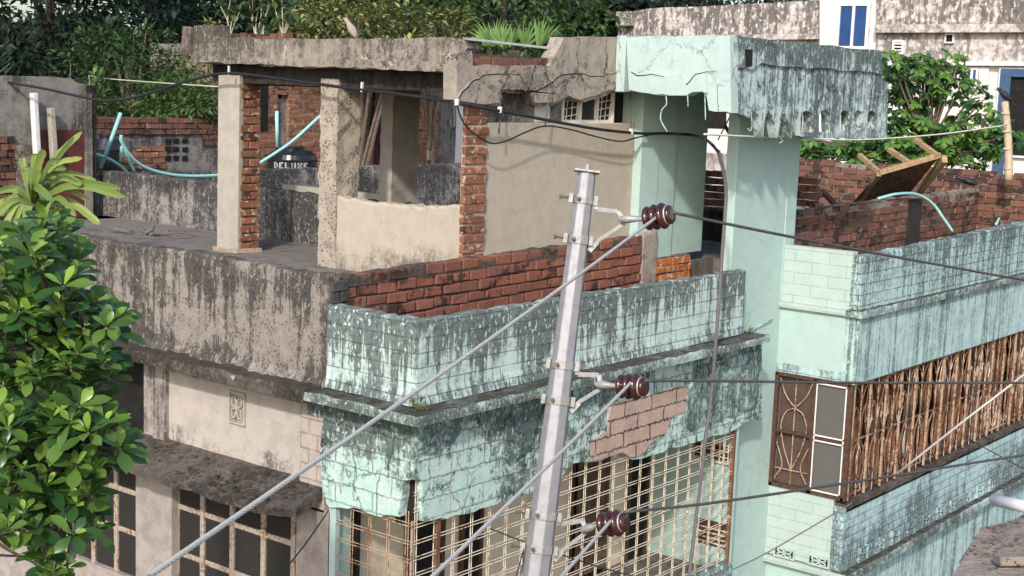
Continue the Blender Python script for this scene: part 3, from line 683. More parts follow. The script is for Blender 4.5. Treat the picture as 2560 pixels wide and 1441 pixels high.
q = jag([(1146, 252), (1150, 236), (1178, 205), (1216, 186), (1245, 184), (1300, 187), (1312, 230), (1355, 222), (1400, 190), (1440, 184), (1500, 190), (1560, 178), (1572, 190), (1572, 228), (1520, 226), (1488, 240), (1450, 250), (1420, 238), (1392, 254), (1340, 258), (1325, 228), (1252, 226), (1250, 258), (1200, 260)], 14, 3)
m.prism([P(x, y, 'Y', YB-.025) for x, y in q], (0, .03, 0)); m.build("plaster_layer", m_beam, house)
m = MB(); a, b = P(1180, 128, 'Y', YB+.05), P(1385, 166, 'Y', YB+.05)
bricks(m, 'X', YB+.06, a.x, b.x, b.z-.03, a.z, .3, .085, .015, .1, .006, .01); m.build("parapet_bricks", m_brickold, house, bevel=.006)
m = MB(); m.box(a.x, b.x, YB+.075, YB+.2, b.z-.05, a.z-.02); m.build("parapet_mortar", m_mortdark, house)
# mint pier beside the beige wall, with three shallow set-backs
pa, pb, pc, pd = rx(1600, 450, PAV-.10), rx(1645, 450, PAV-.10), rx(1690, 450, PAV-.10), rx(1765, 450, PAV-.06)
m = MB(); m.box(pa, pb, PAV-.10, PAV+.3, 6.95, 8.9); m.box(pb+.001, pc, PAV-.085, PAV+.3, 6.95, 8.9); m.box(pc+.001, pd, PAV-.05, PAV+.3, 7.0, 8.9)
m.build("mint_pier", m_mint_clean, house, bevel=.006)
# mint pillar from the ground to the canopy
xl, xr = P(1840, 450, 'Y', PY).x, P(1996, 450, 'Y', PY).x
m = MB(); m.box(xl-.02, xr, PY, PY+.12, 6.2, 8.95); m.box(5.21, xr, PY+.001, PY+.5, 0, 6.21); m.box(5.19, 5.5, PY+.02, .95, 0, 6.19); m.build("mint_pillar", m_mint_clean, house, bevel=.008)
m = MB(); xa, xb = P(1875, 700, 'Y', PY).x, P(1905, 700, 'Y', PY).x
m.box(xl-.015, xl+.13, PY-.012, PY+.01, 6.2, 8.95); m.box(xr-.26, xr-.16, PY-.010, PY+.01, 6.5, 8.95)
m.build("pillar_moulding", m_mint_clean, house, bevel=.004)
m = MB(); m.beam(P(1869, 830, 'Y', PY-.01), P(1930, 800, 'Y', PY-.01), .02, .012); m.build("paint_line", m_mint_low, house)
# canopy over the balcony: side face and arched front face
YC = -.30
tl = jag([(1566, 95), (1620, 90), (1700, 92), (1770, 88), (1825, 90)], 20, 2)
bl = jag([(1828, 283), (1772, 276), (1766, 240), (1755, 230), (1730, 232), (1715, 240), (1690, 240), (1640, 238), (1600, 232), (1572, 226)], 14, 3)
wp(tl + bl, 'X', XC, .14).build("canopy_side", m_mint_canL, house)
front = [(1825, 90)] + jag([(1825, 90), (1900, 96), (2000, 108), (2100, 117), (2205, 128)], 20, 2)[1:] + [(2207, 200), (2222, 208), (2217, 345)]
def slot(cx, hw, t, b, yb):                            # arched opening cut in from the lower edge
    q = [(cx, yb), (cx, b), (cx+hw, b), (cx+hw, t+hw*1.3)]
    q += [(cx+hw*math.cos(math.pi*k/6), t+hw*1.3-hw*1.3*math.sin(math.pi*k/6)) for k in range(1, 6)]
    return q + [(cx-hw, t+hw*1.3), (cx-hw, b), (cx-.05, b), (cx-.05, yb)]
lower = []
for cx, hw, t, b in ((2179, 10, 277, 323), (2146, 10, 276, 325), (2112, 11, 276, 328), (2061, 13, 275, 331), (2016, 14, 277, 332)):
    lower += slot(cx, hw, t, b, 346)
brk = [(1998, 340), (1993, 300), (1989, 288), (1985, 330), (1978, 345), (1972, 315), (1964, 290), (1955, 284), (1950, 315), (1944, 345), (1938, 318), (1932, 292), (1920, 276), (1912, 300), (1908, 342), (1903, 322), (1898, 290), (1885, 278), (1872, 296), (1862, 288), (1845, 286), (1828, 282)]
wp(front + lower + brk, 'Y', YC, .10).build("canopy_front", m_mint_canR, house)

q = [(1834, 106), (1900, 106), (2000, 117), (2100, 126), (2202, 138), (2204, 186), (2120, 178), (2000, 168), (1930, 164), (1905, 157), (1880, 174), (1838, 168)]
m = MB(); m.prism([P(x, y, 'Y', YC-.025) for x, y in jag(q + [q[0]], 20, 3)[:-1]], (0, .035, 0)); m.build("canopy_band", m_mint_canR, house)
q = [(1572, 178), (1590, 186), (1640, 180), (1662, 190), (1700, 184), (1716, 214), (1738, 186), (1764, 182), (1767, 234), (1755, 229), (1730, 231), (1715, 239), (1690, 239), (1640, 237), (1600, 231), (1574, 225)]
m = MB(); m.prism([P(x, y, 'X', XC-.022) for x, y in jag(q + [q[0]], 14, 3)[:-1]], (.03, 0, 0)); m.build("canopy_layer", m_mint_canL, house)
xe = P(2212, 200, 'Y', YC).x
m = MB(); m.box(xe-.08, xe, YC+.10, YC+.34, P(2212, 340, 'Y', YC).z, 9.36); m.build("canopy_side", m_mint_canL, house)
ya_ = P(1566, 95, 'X', XC).y
m = MB(); m.box(XC+.0, XC+.5, ya_, PAV-.09, 8.78, 9.34); m.build('canopy_side', m_mint_canL, house)
m = MB(); m.box(XC+.14, xe-.1, YC+.10, PAV+1.6, 8.80, 8.95); m.build("canopy_slab", m_mint_low, house)
m = MB()                                               # bare hooks and reinforcement hanging from the broken edge
for pts in ([(1760, 182), (1762, 240), (1764, 300)], [(1716, 215), (1719, 240), (1720, 266)], [(1665, 240), (1666, 262), (1655, 275), (1652, 300), (1668, 330)], [(1878, 280), (1879, 318), (1874, 328), (1870, 322)], [(1948, 340), (1956, 352), (1950, 358)]):
    m.tube(arc([P(x, y, 'X' if x < 1800 else 'Y', XC-.01 if x < 1800 else YC-.01) for x, y in pts], 4), .0065, 5)
    m.build("hanging_rod", m_mint_low, house); m = MB()
m = MB()
for pts in ([(1250, 225), (1249, 330), (1246, 322)], [(1370, 255), (1362, 318)], [(1135, 250), (1136, 310), (1128, 316), (1127, 300)], [(1576, 230), (1578, 335)]):
    m.tube(arc([P(x, y, 'Y', YB-.06) for x, y in pts], 4), .007, 5); m.build("hanging_rod", m_bolt, house); m = MB()
m = MB(); a = P(1852, 118, 'Y', YC)                    # small rectangular spout hole
cc = [P(x, y, 'Y', YC-.032) for x, y in ((1864, 124), (1882, 124), (1880, 166), (1866, 168))]
m.prism(cc, (0, .014, 0)); m.build("spout_hole", m_dark, house)

m_crack = simple("deep_crack", (.015, .013, .012), 1.0, .2, 10)
for ax_, v, pts in (('Y', YB-.027, [(1146, 250), (1152, 236), (1178, 206), (1216, 187), (1245, 185), (1300, 188), (1312, 212)]), ('Y', YB-.027, [(1312, 230), (1340, 228), (1370, 213), (1400, 191), (1440, 185), (1500, 191), (1540, 182), (1568, 174)]),
                    ('X', XC-.024, [(1578, 180), (1592, 189), (1630, 186), (1660, 193)]), ('X', XC-.024, [(1716, 212), (1738, 187), (1766, 180), (1792, 177)]), ):
    m = MB(); q = arc([P(x, y, ax_, v) for x, y in jag(pts, 10, 3)], 3); m.tube(q, .006, 4, r1=.0025); m.build("deep_crack", m_crack, house)
# ------------------------------------------------------------------ street wing to the right (same house)
XE = 17.0
def wz(px, py): return P(px, py, 'Y', WY).z
edge_wall('X', WY, .12, WX, XE, 6.50, lambda a: 7.09 + .021*(a-WX), .014).build("wing_parapet", m_mint_wpar, house)
m = MB(); m.box(WX, WX+.12, WY+.121, PY-.001, 6.49, 7.13); m.build("wing_side_wall", m_mint_side, house)["label"] = "clean mint side wall of the wing scored in blocks"
m = MB(); m.box(WX+.002, WX+.14, WY-.0, PY, 5.66, 6.42); m.build("wing_side_wall", m_mint_clean, house)["label"] = "clean mint side wall between parapet and window"
m = edge_wall('X', WY-.07, .2, WX-.055, XE, 6.42, 6.50, .012, .08); m.build("wing_ledge", m_mint_ledge, house)
m = MB(); m.box(WX-.052, WX+.05, WY-.05, PY-.002, 6.428, 6.488); m.build("wing_ledge", m_mint_side, house)
edge_wall('X', WY-.012, .16, WX+.0, XE, 5.67, 6.42, .008, .1).build("wing_fascia", m_mint_strk, house)
m = MB(); m.box(WX, XE, WY+.15, 4, 5.68, 5.78); m.build("wing_slab", m_mint_low, house)
# wing window on the side: scrolled leaf and two net leaves
y0, y1 = PY-.0, WY+.02
ym = P(2031, 1100, 'X', WX).y
zt, zb = 5.665, 4.335
f = MB()
for y, wd in ((y0-.02, .022), (ym, .03), (y1+.01, .03)): f.box(WX-.02, WX+.04, y-wd, y+wd, zb, zt)
for z in (zb, zt-.03): f.box(WX-.02, WX+.04, y1, y0, z, z+.04)
f.box(WX-.015, WX+.03, y1+.04, y0-.03, 4.98, 5.01)
ww = f.build("wing_window", m_rustdk, house, bevel=.004)
m = MB(); m.box(WX+.0, WX+.01, y1+.045, ym-.03, 5.03, zt-.05); m.build("net_pane", m_netgrey, ww)
m = MB(); m.box(WX+.0, WX+.01, y1+.045, ym-.03, zb+.06, 4.97); m.build("net_pane", m_netgrey, ww)
m = MB()
for z in (zb+.05, 4.96, 5.02, zt-.05): m.box(WX-.03, WX-.02, y1+.04, ym-.02, z, z+.016)
for y in (y1+.04, ym-.035): m.box(WX-.03, WX-.021, y, y+.014, zb+.05, zt-.03)
m.build("net_frame", m_whitepaint, ww)
m = MB(); m.box(WX+.06, WX+.07, ym+.03, y0-.04, zb+.04, zt-.04); m.build("glass_pane", simple("brown_pane", (.10, .065, .055), .5, .3, 4), ww)
m = MB(); yc = (ym+y0)/2; hh = (y0-ym)/2-.04
m.tube([(WX+.02, yc, zb+.05), (WX+.02, yc, zt-.03)], .007, 5)
for s in (-1, 1):
    m.tube(arc([(WX+.02, yc, 4.55), (WX+.02, yc+s*hh*.5, 4.8), (WX+.02, yc+s*hh*.75, 5.05), (WX+.02, yc+s*hh*.5, 5.22), (WX+.02, yc, 5.28)], 5), .007, 5)
    m.tube(arc([(WX+.02, yc, 5.28), (WX+.02, yc+s*hh*.6, 5.42), (WX+.02, yc+s*hh*.95, 5.60)], 5), .007, 5)
    m.tube(arc([(WX+.02, yc+s*hh*.95, 4.42), (WX+.02, yc+s*hh*.55, 4.6), (WX+.02, yc+s*hh*.95, 4.85)], 5), .007, 5)
m.tube([(WX+.02, ym+.03, 4.55), (WX+.02, y0-.04, 4.55)], .006, 5)
m.build("window_scroll", m_creamrust, ww)
m_shut = simple('brown_shutter', (.20, .10, .06), .8, .4, 9)
# long rusty scroll grille along the wing
m = MB(); x = WX+.10; gy = WY+.03; zb2 = 4.32; zt2 = 5.68
jt_ = lambda k=.014: random.uniform(-k, k)
up_ = MB()
while x < XE-.4:
    up_.box(x-.010, x+.010, gy-.014, gy+.010, zb2, zt2)
    cx = x+.215+jt_()
    up_.tube([(cx, gy, zb2), (cx+jt_(), gy, zt2)], .007, 5)
    f_ = random.uniform(.85, 1.1)
    for s_ in (-1, 1):
        m.tube(arc([(cx, gy, 5.04), (cx+s_*.05*f_, gy, 5.28+jt_()), (cx+s_*.13*f_, gy, 5.38+jt_()), (cx+s_*.17*f_, gy, 5.24), (cx+s_*.12*f_, gy, 5.16)], 4), .008, 5)
        m.tube(arc([(cx, gy, 5.0), (cx+s_*.11*f_, gy, 4.88), (cx+s_*.15*f_, gy, 4.68), (cx+s_*.09*f_, gy, 4.48), (cx, gy, 4.42)], 4), .009, 5)
        m.tube(arc([(cx, gy-.01, 4.93), (cx+s_*.06, gy-.01, 4.78), (cx+s_*.055, gy-.01, 4.62), (cx, gy-.01, 4.53)], 4), .007, 5)
        m.tube(arc([(cx, gy, 5.42), (cx+s_*.07*f_, gy, 5.54+jt_()), (cx+s_*.15, gy, 5.62)], 4), .007, 5)
    bx = x + .43
    for s_ in (-1, 1):
        m.tube(arc([(bx+s_*.02, gy+.006, 5.6), (bx+s_*.075, gy+.006, 5.42+jt_()), (bx+s_*.085, gy+.006, 5.2), (bx+s_*.02, gy+.006, 5.02)], 4), .008, 5)
        m.tube(arc([(bx+s_*.015, gy+.006, 4.95), (bx+s_*.09, gy+.006, 4.8+jt_()), (bx+s_*.05, gy+.006, 4.58), (bx+s_*.10, gy+.006, 4.42), (bx+s_*.05, gy+.006, 4.36)], 4), .008, 5)
    x += .43
up_.build("grille_bars", m_creamrust, house)
for z in (4.36, 4.98, 5.62): m.box(WX+.05, XE, gy+.012, gy+.022, z, z+.018)
m.build("wing_grille", m_rust, house)
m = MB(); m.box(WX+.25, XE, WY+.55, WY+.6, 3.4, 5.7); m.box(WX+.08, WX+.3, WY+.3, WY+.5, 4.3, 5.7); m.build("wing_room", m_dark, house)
for k in range(20):
    x = WX+.4+k*.52+random.uniform(-.12, .12); m = MB(); m.box(x, x+random.uniform(.12, .34), WY+.36, WY+.41, 4.3, 5.66)
    m.build("wing_shutter", m_shut if k % 4 else m_netgrey, house)
m = MB(); m.prism([(WX+.04, WY-.0, 4.28), (WX+.04, WY-.0, 4.20), (WX+.04, WY+.4, 4.20), (WX+.04, WY+.4, 4.33)], (XE-WX-.1, 0, 0)); m.build("wing_sill", m_awning, house)
edge_wall('X', WY, .14, WX, XE, 3.50, 4.25, .008, .1).build("wing_wall", m_mint_low, house)
m = MB(); m.box(WX+.002, WX+.12, WY+.141, PY-.001, 3.52, 4.33); m.build("wing_side_wall", m_mint_side, house)["label"] = "clean mint side wall under the wing window"
m = edge_wall('X', WY-.10, .2, WX-.03, XE, 3.40, 3.50, .015, .08); m.build("wing_lower_ledge", m_mint_ledge, house)
m = MB(); m.box(WX-.04, WX+.05, WY-.08, PY-.002, 3.43, 3.50); m.build("wing_lower_ledge", m_mint_side, house)
m = MB(); m.box(WX+.06, XE, WY+.05, WY+.2, 0, 3.40); m.build("wing_wall", m_mint_strk, house)
m = MB(); m.box(WX+.05, WX+.06, WY+.06, PY, 0, 3.43); m.build("wing_side_wall", m_mint_clean, house)
for px, py in ((1962, 1382), (2048, 1403)):
    c = P(px, py, 'X', WX); vent_block("vent_block", c, (0, -1, 0), (0, 0, 1), (-1, 0, 0), .27, .125, m_mint_side, house)
xv = WX+.55
while xv < 13.5:
    vent_block("vent_block", (xv, WY-.0, 3.60), (1, 0, 0), (0, 0, 1), (0, -1, 0), .24, .17, m_mint_low, house); xv += .46
# brick inner parapet of the right terrace
BY = .47
m = MB(); xq = 10.38
bricks(m, 'X', BY, xr-.02, xq, 6.60, 7.47, .235, .082, .015, .11, .005, .014, slope=.0095); m.build('terrace_brick_wall', m_brickold, house, bevel=.006)['label'] = 'weathered brick wall between the mint pillar and the dark stub'
m = MB(); bricks(m, 'X', BY, xq+.42, XE, 6.60, 7.44, .235, .082, .015, .11, .005, .014, slope=.0095)
o = m.build("terrace_brick_wall", m_brickold, house, bevel=.006); o["label"] = "weathered brick wall running right from the dark stub"
m = MB(); m.box(xr, XE, BY+.018, BY+.12, 6.4, 7.40); e = edge_wall('X', BY+.004, .12, xr, XE, 7.36, lambda a: 7.455+.0108*(a-xr), .014, .08); m.add(e.v, e.f); m.build("mortar_bed", m_mortar, o)
m = MB(); m.box(xq, xq+.42, BY-.015, BY+.14, 6.6, 7.47); m.build("concrete_stub", m_darkwall, o)
m = MB(); m.box(WX+.1, XE, WY+.1, BY+.1, 6.40, 6.50); m.build("wing_deck", m_rubble, house)
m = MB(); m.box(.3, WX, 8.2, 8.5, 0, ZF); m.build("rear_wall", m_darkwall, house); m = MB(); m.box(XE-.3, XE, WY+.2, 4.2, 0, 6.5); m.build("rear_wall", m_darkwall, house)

# ------------------------------------------------------------------ utility pole with three insulators
pt, pb_ = PD(1467, 432, 7.0), PD(1340, 1441, 7.0); axis = (pt-pb_).normalized()
foot = pb_ - axis*(pb_.z/axis.z)
pole = empty("utility_pole", foot, "tall leaning grey octagonal steel pole in front of the mint house", "utility pole")
Lp = (pt-foot).length; r_top = .0475; r_b = r_top + (.0715-.0475)/(pt-pb_).length*Lp
xa = axis.cross(rt).normalized(); ya = axis.cross(xa)
def pole_r(h): return r_b + (r_top-r_b)*h/Lp
def pole_ring(mb, h, extra, hh, rot=R(9)):
    n = 8; base = []
    for q, rr in ((-hh, 0), (-hh, extra), (hh, extra), (hh, 0)):
        for k in range(n):
            a = rot + 2*math.pi*k/n; r = pole_r(h+q) + rr
            base.append(foot + axis*(h+q) + xa*(r*math.cos(a)) + ya*(r*math.sin(a)))
    fs = [(i*n+k, i*n+(k+1) % n, (i+1)*n+(k+1) % n, (i+1)*n+k) for i in range(3) for k in range(n)]
    mb.add(base, fs)
m = MB(); vs = []
for h in (0, Lp):
    for k in range(8):
        a = R(9) + 2*math.pi*k/8; vs.append(foot + axis*h + xa*(pole_r(h)*math.cos(a)) + ya*(pole_r(h)*math.sin(a)))
m.add(vs, [(k, (k+1) % 8, 8+(k+1) % 8, 8+k) for k in range(8)] + [tuple(range(7, -1, -1)), tuple(range(8, 16))])
m.build("shaft", m_galv, pole, bevel=.004)
m = MB(); tx = (rt - axis*rt.dot(axis)).normalized(); tz = axis.cross(tx)
m.obox(pt+axis*.006, tx*.062, tz*.058, axis*.005); m.lathe([(0, .018), (.02, .018), (.02, .009), (.032, .009)], pt+axis*.011, axis, 8); m.build("cap_plate", m_galvdk, pole)
def hpos(py):                                          # height along the pole seen at a photo row
    k = (1441-py)/(1441-432); return (pb_-foot).length + (pt-pb_).length*k
toc = (CO - pt); toc = (toc - axis*toc.dot(axis)).normalized()          # towards the camera side
def cpx(x, y, d=7.0): return PD(x, y, d)
def insulator(py1, py2, knee, lowknee, pin, a, b, scale=1.0):
    """two clamps, bent strap bracket, pin and ribbed porcelain body"""
    for py in (py1, py2):
        h = hpos(py); m = MB(); pole_ring(m, h, .006, .021)
        c = foot + axis*h; r = pole_r(h)
        for s in (-1, 1): m.obox(c + tx*(s*(r+.012)) + toc*(r*.55), tx*.011, axis*.024, toc*.012)
        o = m.build("clamp", m_galvdk, pole, bevel=.002)
        m = MB()
        m.lathe([(0, .011), (.012, .011), (.012, .006), (.03, .006)], c + toc*(r*.98) - tx*(r*.45), toc, 7)
        m.build("bolt", m_bolt, o)
        m = MB(); m.lathe([(0, .006), (.045, .006), (.045, .010), (.058, .010)], c - tx*(r+.012) + toc*(r*.5), -tx, 7); m.build("bolt", m_bolt, o)
    h1, h2 = hpos(py1), hpos(py2)
    s1 = foot + axis*h1 + tx*(pole_r(h1)+.008) + toc*.02; s2 = foot + axis*h2 + tx*(pole_r(h2)+.008) + toc*.02
    k1, k2 = cpx(*knee, 6.93), cpx(*lowknee, 6.95); pn = cpx(*pin, 6.92)
    m = MB()
    pts = [s1, s1 + (k1-s1)*.12 - axis*.035, k1, pn + (k2-pn)*.2, k2]
    for i in range(len(pts)-1): m.beam(pts[i], pts[i+1], .024, .008, toc)
    m.beam(k2, s2 + tx*.03, .020, .007, toc); m.beam(s2 + tx*.035, s2 - axis*.05, .026, .008, toc)
    m.build("bracket", m_galvdk, pole, bevel=.002)
    A, B = cpx(*a, 6.88), cpx(*b, 6.80); ax_ = (B-A); L = ax_.length; ax_.normalize()
    m = MB(); m.lathe([(-.02, .017), (.02, .022), (.03, .019), ((A-pn).length*.7, .013), ((A-pn).length+.03, .012)], pn, (A-pn).normalized(), 10)
    m.lathe([(-.03, .012), (0, .018), (.004, .018)], pn, (A-pn).normalized(), 8); m.build("pin", m_galvdk, pole, smooth=True, bevel=.002)
    k = scale; pr = [(0, .020), (.0, .030)]
    for c0, rr in ((.10, .060), (.36, .064), (.64, .066)):
        pr += [(L*(c0-.08), .034*k), (L*(c0-.02), rr*.93*k), (L*(c0+.05), rr*k), (L*(c0+.12), rr*.88*k), (L*(c0+.17), .044*k)]
    pr += [(L*.83, .036*k), (L*.86, .045*k), (L*.95, .047*k), (L*1.0, .040*k), (L*1.0, .020)]
    m = MB(); m.lathe(pr, A, ax_, 28); m.build("insulator", m_porc, pole, smooth=True)
    ring = MB(); g = A + ax_*(L*.84); u = ax_.cross(axis).normalized(); v = ax_.cross(u)
    ring.tube([g + u*(.041*math.cos(t)) + v*(.041*math.sin(t)) for t in [2*math.pi*q/16 for q in range(16)]], .006, 6, closed=True); ring.build("tie_wire", m_alu, pole, smooth=True)
    return A, B
I1 = insulator(500, 600, (1545, 530), (1556, 562), (1562, 548), (1612, 548), (1680, 536))
I2 = insulator(912, 1000, (1497, 938), (1502, 972), (1502, 962), (1546, 966), (1614, 968))
I3 = insulator(1286, 1370, (1456, 1302), (1460, 1336), (1466, 1322), (1500, 1312), (1566, 1306))
m = MB(); c = foot + axis*hpos(1375) - tx*.075 + toc*.05
m.tube(arc([c, c - axis*.07 - tx*.012, c - axis*.14 - tx*.02, c - axis*.15 - tx*.008, c - axis*.07 + tx*.004, c], 4), .003, 5); m.build("wire_loop", m_cable, pole)

# ------------------------------------------------------------------ wires
def wire(name, pts, r, mat, label, cat="wire", seg=6, smooth=True, group=None, n=8):
    m = MB(); m.tube(arc(pts, n), r, seg); o = m.build(name, mat, None, smooth); return tag(o, label, cat, group)
def strand(name, a, b, r, sag, mat, label, pitch=.10, group=None):
    """stranded conductor: six helical strands round a core"""
    a, b = Vector(a), Vector(b); d = b-a; L = d.length; n = int(L/pitch*10); m = MB()
    t = d.normalized(); x = t.cross(Vector((0, 0, 1))).normalized(); y = t.cross(x)
    rs = r*.35
    for k in range(6):
        pts = []
        for i in range(n+1):
            q = i/n; ph = 2*math.pi*(q*L/pitch + k/6)
            pts.append(a + d*q - Vector((0, 0, sag*4*q*(1-q))) + x*((r-rs)*math.cos(ph)) + y*((r-rs)*math.sin(ph)))
        m.tube(pts, rs, 5, cap=False)
    m.cm = 1; m.tube([a + d*(i/40) - Vector((0, 0, sag*4*(i/40)*(1-i/40))) for i in range(41)], r*.60, 6)
    o = m.build(name, [mat, m_cablegr], None, True); return tag(o, label, "wire", group)
G = "power lines on the pole"
s1 = PD(1640, 545, 6.80)
strand("power_line", s1, PD(372, 1441, 3.3), .0078, .015, m_alu, "thick twisted aluminium wire from the top insulator to the lower left", group=G)
strand("power_line", PD(1580, 955, 6.80), PD(1062, 1460, 4.6), .0085, .008, m_alu, "twisted aluminium wire from the middle insulator down to the lower left", group=G)
strand("power_line", PD(1530, 1300, 6.80), PD(1395, 1452, 6.0), .0085, .0, m_alu, "short twisted wire dropping left from the lowest insulator", group=G)
def sleeve(p, q, name="wire_sleeve"):
    pass
def tline(name, pix, r, mat, label, group=None, n=6, cat="wire"):
    return wire(name, [PD(x, y, d) for x, y, d in pix], r, mat, label, cat, 6, True, group, n)
tline("power_line", [(1672, 530, 6.8), (1900, 577, 7.2), (2160, 628, 7.8), (2400, 672, 8.4), (2600, 707, 9), (3400, 840, 12)], .0085, m_wiredk, "dark wire running right from the top insulator past the wing", G)
tline("power_line", [(1608, 952, 6.8), (1800, 953, 7.1), (2100, 957, 7.6), (2400, 958, 8.2), (2600, 957, 8.6), (3400, 950, 11.5)], .0075, m_wiredk, "wire running level to the right from the middle insulator", G)
tline("power_line", [(1560, 1281, 6.8), (1800, 1255, 7.2), (2200, 1195, 8.0), (2400, 1163, 8.4), (2600, 1132, 8.8), (3400, 1010, 11.5)], .0075, m_wiredk, "wire rising to the right from the lowest insulator", G)
tline("stay_wire", [(3300, 340, 8.4), (2600, 905, 9.5), (2420, 1045, 9.7), (2236, 1190, 10)], .009, m_alu, "pale straight wire slanting across the rusty grille", None, 3)
tline("thin_wire", [(2130, 1258, 12), (2000, 1335, 12), (1900, 1392, 12), (1830, 1425, 12)], .006, m_cablegr, "thin grey wire slanting below the wing window", None, 4)
tline("thin_wire", [(1225, 1322, 8.5), (1330, 1362, 8.5), (1480, 1412, 8.5), (1620, 1452, 8.5)], .0045, m_cable, "thin black wire behind the pole foot", None, 4)
tline("thin_wire", [(2400, 1085, 13), (2480, 1130, 13), (2570, 1178, 13)], .005, m_cable, "thin black wire in front of the wing wall at the right edge", None, 4)
tline("thin_wire", [(822, 1276, 10.8), (760, 1365, 10.4), (690, 1450, 10)], .006, m_cable, "thin black wire slanting in front of the side wall corner", None, 4)
# service cable along the pavilion and down the front
px = [(0, 203), (110, 222), (240, 250), (300, 250), (360, 238), (440, 212), (520, 190), (572, 184)]
ca = [P(x, y, 'X', 1.80) for x, y in px] + [P(x, y, 'X', 1.80) for x, y in ((640, 189), (740, 203), (850, 218), (1000, 236), (1110, 252))]
ca += [P(x, y, 'Y', YB-.10) for x, y in ((1145, 260), (1250, 278), (1400, 307), (1500, 324), (1600, 334))] + [P(x, y, 'Y', YB-.12) for x, y in ((1670, 334), (1730, 338))]
ca += [P(x, y, 'Y', -.33) for x, y in ((1768, 352), (1796, 380))]
wire("service_cable", ca, .0155, m_cable, "thick black cable strung along the roofed terrace under the slab", "cable", 8)
lo = [P(x, y, 'Y', -.33) for x, y in ((1796, 378), (1808, 425), (1815, 480), (1812, 545), (1805, 640), (1800, 720), (1790, 850))] + [P(x, y, 'Y', -.30) for x, y in ((1778, 990), (1762, 1110), (1745, 1260), (1720, 1460))]
wire("drop_cable", lo, .018, m_cablegr, "grey cable hanging down in front of the balcony grille", "cable", 8)
lp = [P(x, y, 'Y', YB-.09) for x, y in ((1142, 262), (1155, 300), (1180, 330), (1225, 358), (1265, 353), (1310, 333), (1360, 316), (1420, 323), (1490, 342), (1550, 354), (1590, 345), (1630, 336))]
wire("thin_cable", lp, .008, m_cable, "thin looping cable in front of the beige wall", "cable", 6)
m = MB()
for x, y, ax_, v in ((572, 182, 'X', 1.80), (905, 224, 'X', 1.80)):
    c = P(x, y, ax_, v); m.box(c.x-.010, c.x+.010, c.y-.010, c.y+.010, c.z-.022, c.z+.07, .003)
    o = m.build("cable_tie", m_pvcw); tag(o, "white cable tie on the column top" if x < 700 else "white cable tie under the slab between the columns", "cable tie", "white ties on the black cable"); m = MB()
for x, y in ((1142, 258), (1249, 277), (1578, 331)):
    c = P(x, y, 'Y', YB-.10); m.box(c.x-.010, c.x+.010, c.y-.019, c.y+.019, c.z-.02, c.z+.035, .003)
    tag(m.build("cable_tie", m_pvcw), {1142: "white cable tie at the broken slab corner", 1249: "white cable tie above the brick column", 1578: "pale cable tie beside the dark opening"}[x], "cable tie", "white ties on the black cable"); m = MB()

# ------------------------------------------------------------------ rear terrace
RX = 3.2
edge_wall_o = edge_wall('Y', RX, .14, 2.2, 8.62, ZF-.05, lambda a: 7.49, .018); tag(edge_wall_o.build("terrace_wall", m_black), "low black-moulded wall running behind the columns", "wall")
m = MB(); y1 = P(545, 540, 'X', RX).y
YS = 8.5
shed = empty("roof_shed", (2.4, YS, ZF), "grey plastered roof shed with a red door and broken top", "shed")
def sx(px, py): return P(px, py, 'Y', YS)
pl = [(-60, 560), (-60, 186), (20, 190)] + jag([(20, 190), (100, 192), (178, 196), (190, 206), (216, 212)], 18, 2)[1:] + [(216, 330), (216, 540)]
wp(pl, 'Y', YS, .2).build("shed_wall", m_greyw, shed)
m = MB(); a, b = sx(216, 540), sx(238, 540); m.box(a.x, b.x, YS-.03, YS+1.6, ZF, 8.60, .01); m.build("shed_corner", m_darkwall, shed)
m = MB(); a = sx(84, 325); b = sx(210, 540); m.box(a.x, b.x, YS-.02, YS+.05, ZF, a.z); dr = m.build("door", m_red, shed)
m = MB(); m.box(b.x, b.x+.10, YS-.045, YS+.0, ZF, 8.50, .008); m.build("door_jamb", m_greyw, shed)
m = MB(); a, b = sx(8, 320), sx(40, 540); bricks(m, 'X', YS-.08, a.x-.3, a.x+.12, ZF, 8.0, .2, .075, .014, .1); m.build("brick_jamb", m_brickold, shed)
m = MB(); m.box(a.x+.12, a.x+.34, YS-.09, YS, ZF, 7.85, .02); m.build("rough_stub", m_rubble, shed)
m = MB(); a, b = sx(-60, 200), sx(216, 200); m.box(a.x, b.x, YS+.2, YS+1.6, 8.3, 8.5); m.build("shed_roof", m_greyw, shed)
m = MB(); m.beam(sx(80, 405)-Vector((0, .12, 0)), sx(70, 232)-Vector((0, .12, 0)), .095, .07, Vector((1, 0, 0))); 
o = m.build("gutter_pipe", m_pvcw, None, bevel=.012); tag(o, "white plastic pipe standing against the grey shed", "pipe")
m = MB(); a, b = sx(124, 405), sx(115, 270); m.beam(a-Vector((0, .10, 0)), b-Vector((0, .10, 0)), .085, .08, Vector((1, 0, 0)))
o = m.build("wooden_prop", m_stem, None, bevel=.01); tag(o, "grey weathered prop leaning in front of the red door", "post")
for a, b, lab in (((10, 182), (36, 160), "short iron rod slanting up at the left end of the shed roof"), ((187, 200), (188, 158), "upright iron rod on the shed roof")):
    m = MB(); m.tube([sx(*a)+Vector((0, .1, 0)), sx(*b)+Vector((0, .1, 0))], .008, 6); tag(m.build("iron_rod", m_bolt), lab, "rod", "rods on the shed roof")
m = MB()
a = sx(222, 190)
m.tube(arc([a, sx(300, 200), sx(400, 212)+Vector((.4, -1, 0)), P(548, 212, 'X', 2.1)], 6), .007, 5); m.tube(arc([a, sx(232, 280), sx(245, 350)], 5), .005, 5)
tag(m.build("washing_line", m_rope), "pale rope tied at the shed corner and stretched to the first column", "rope")
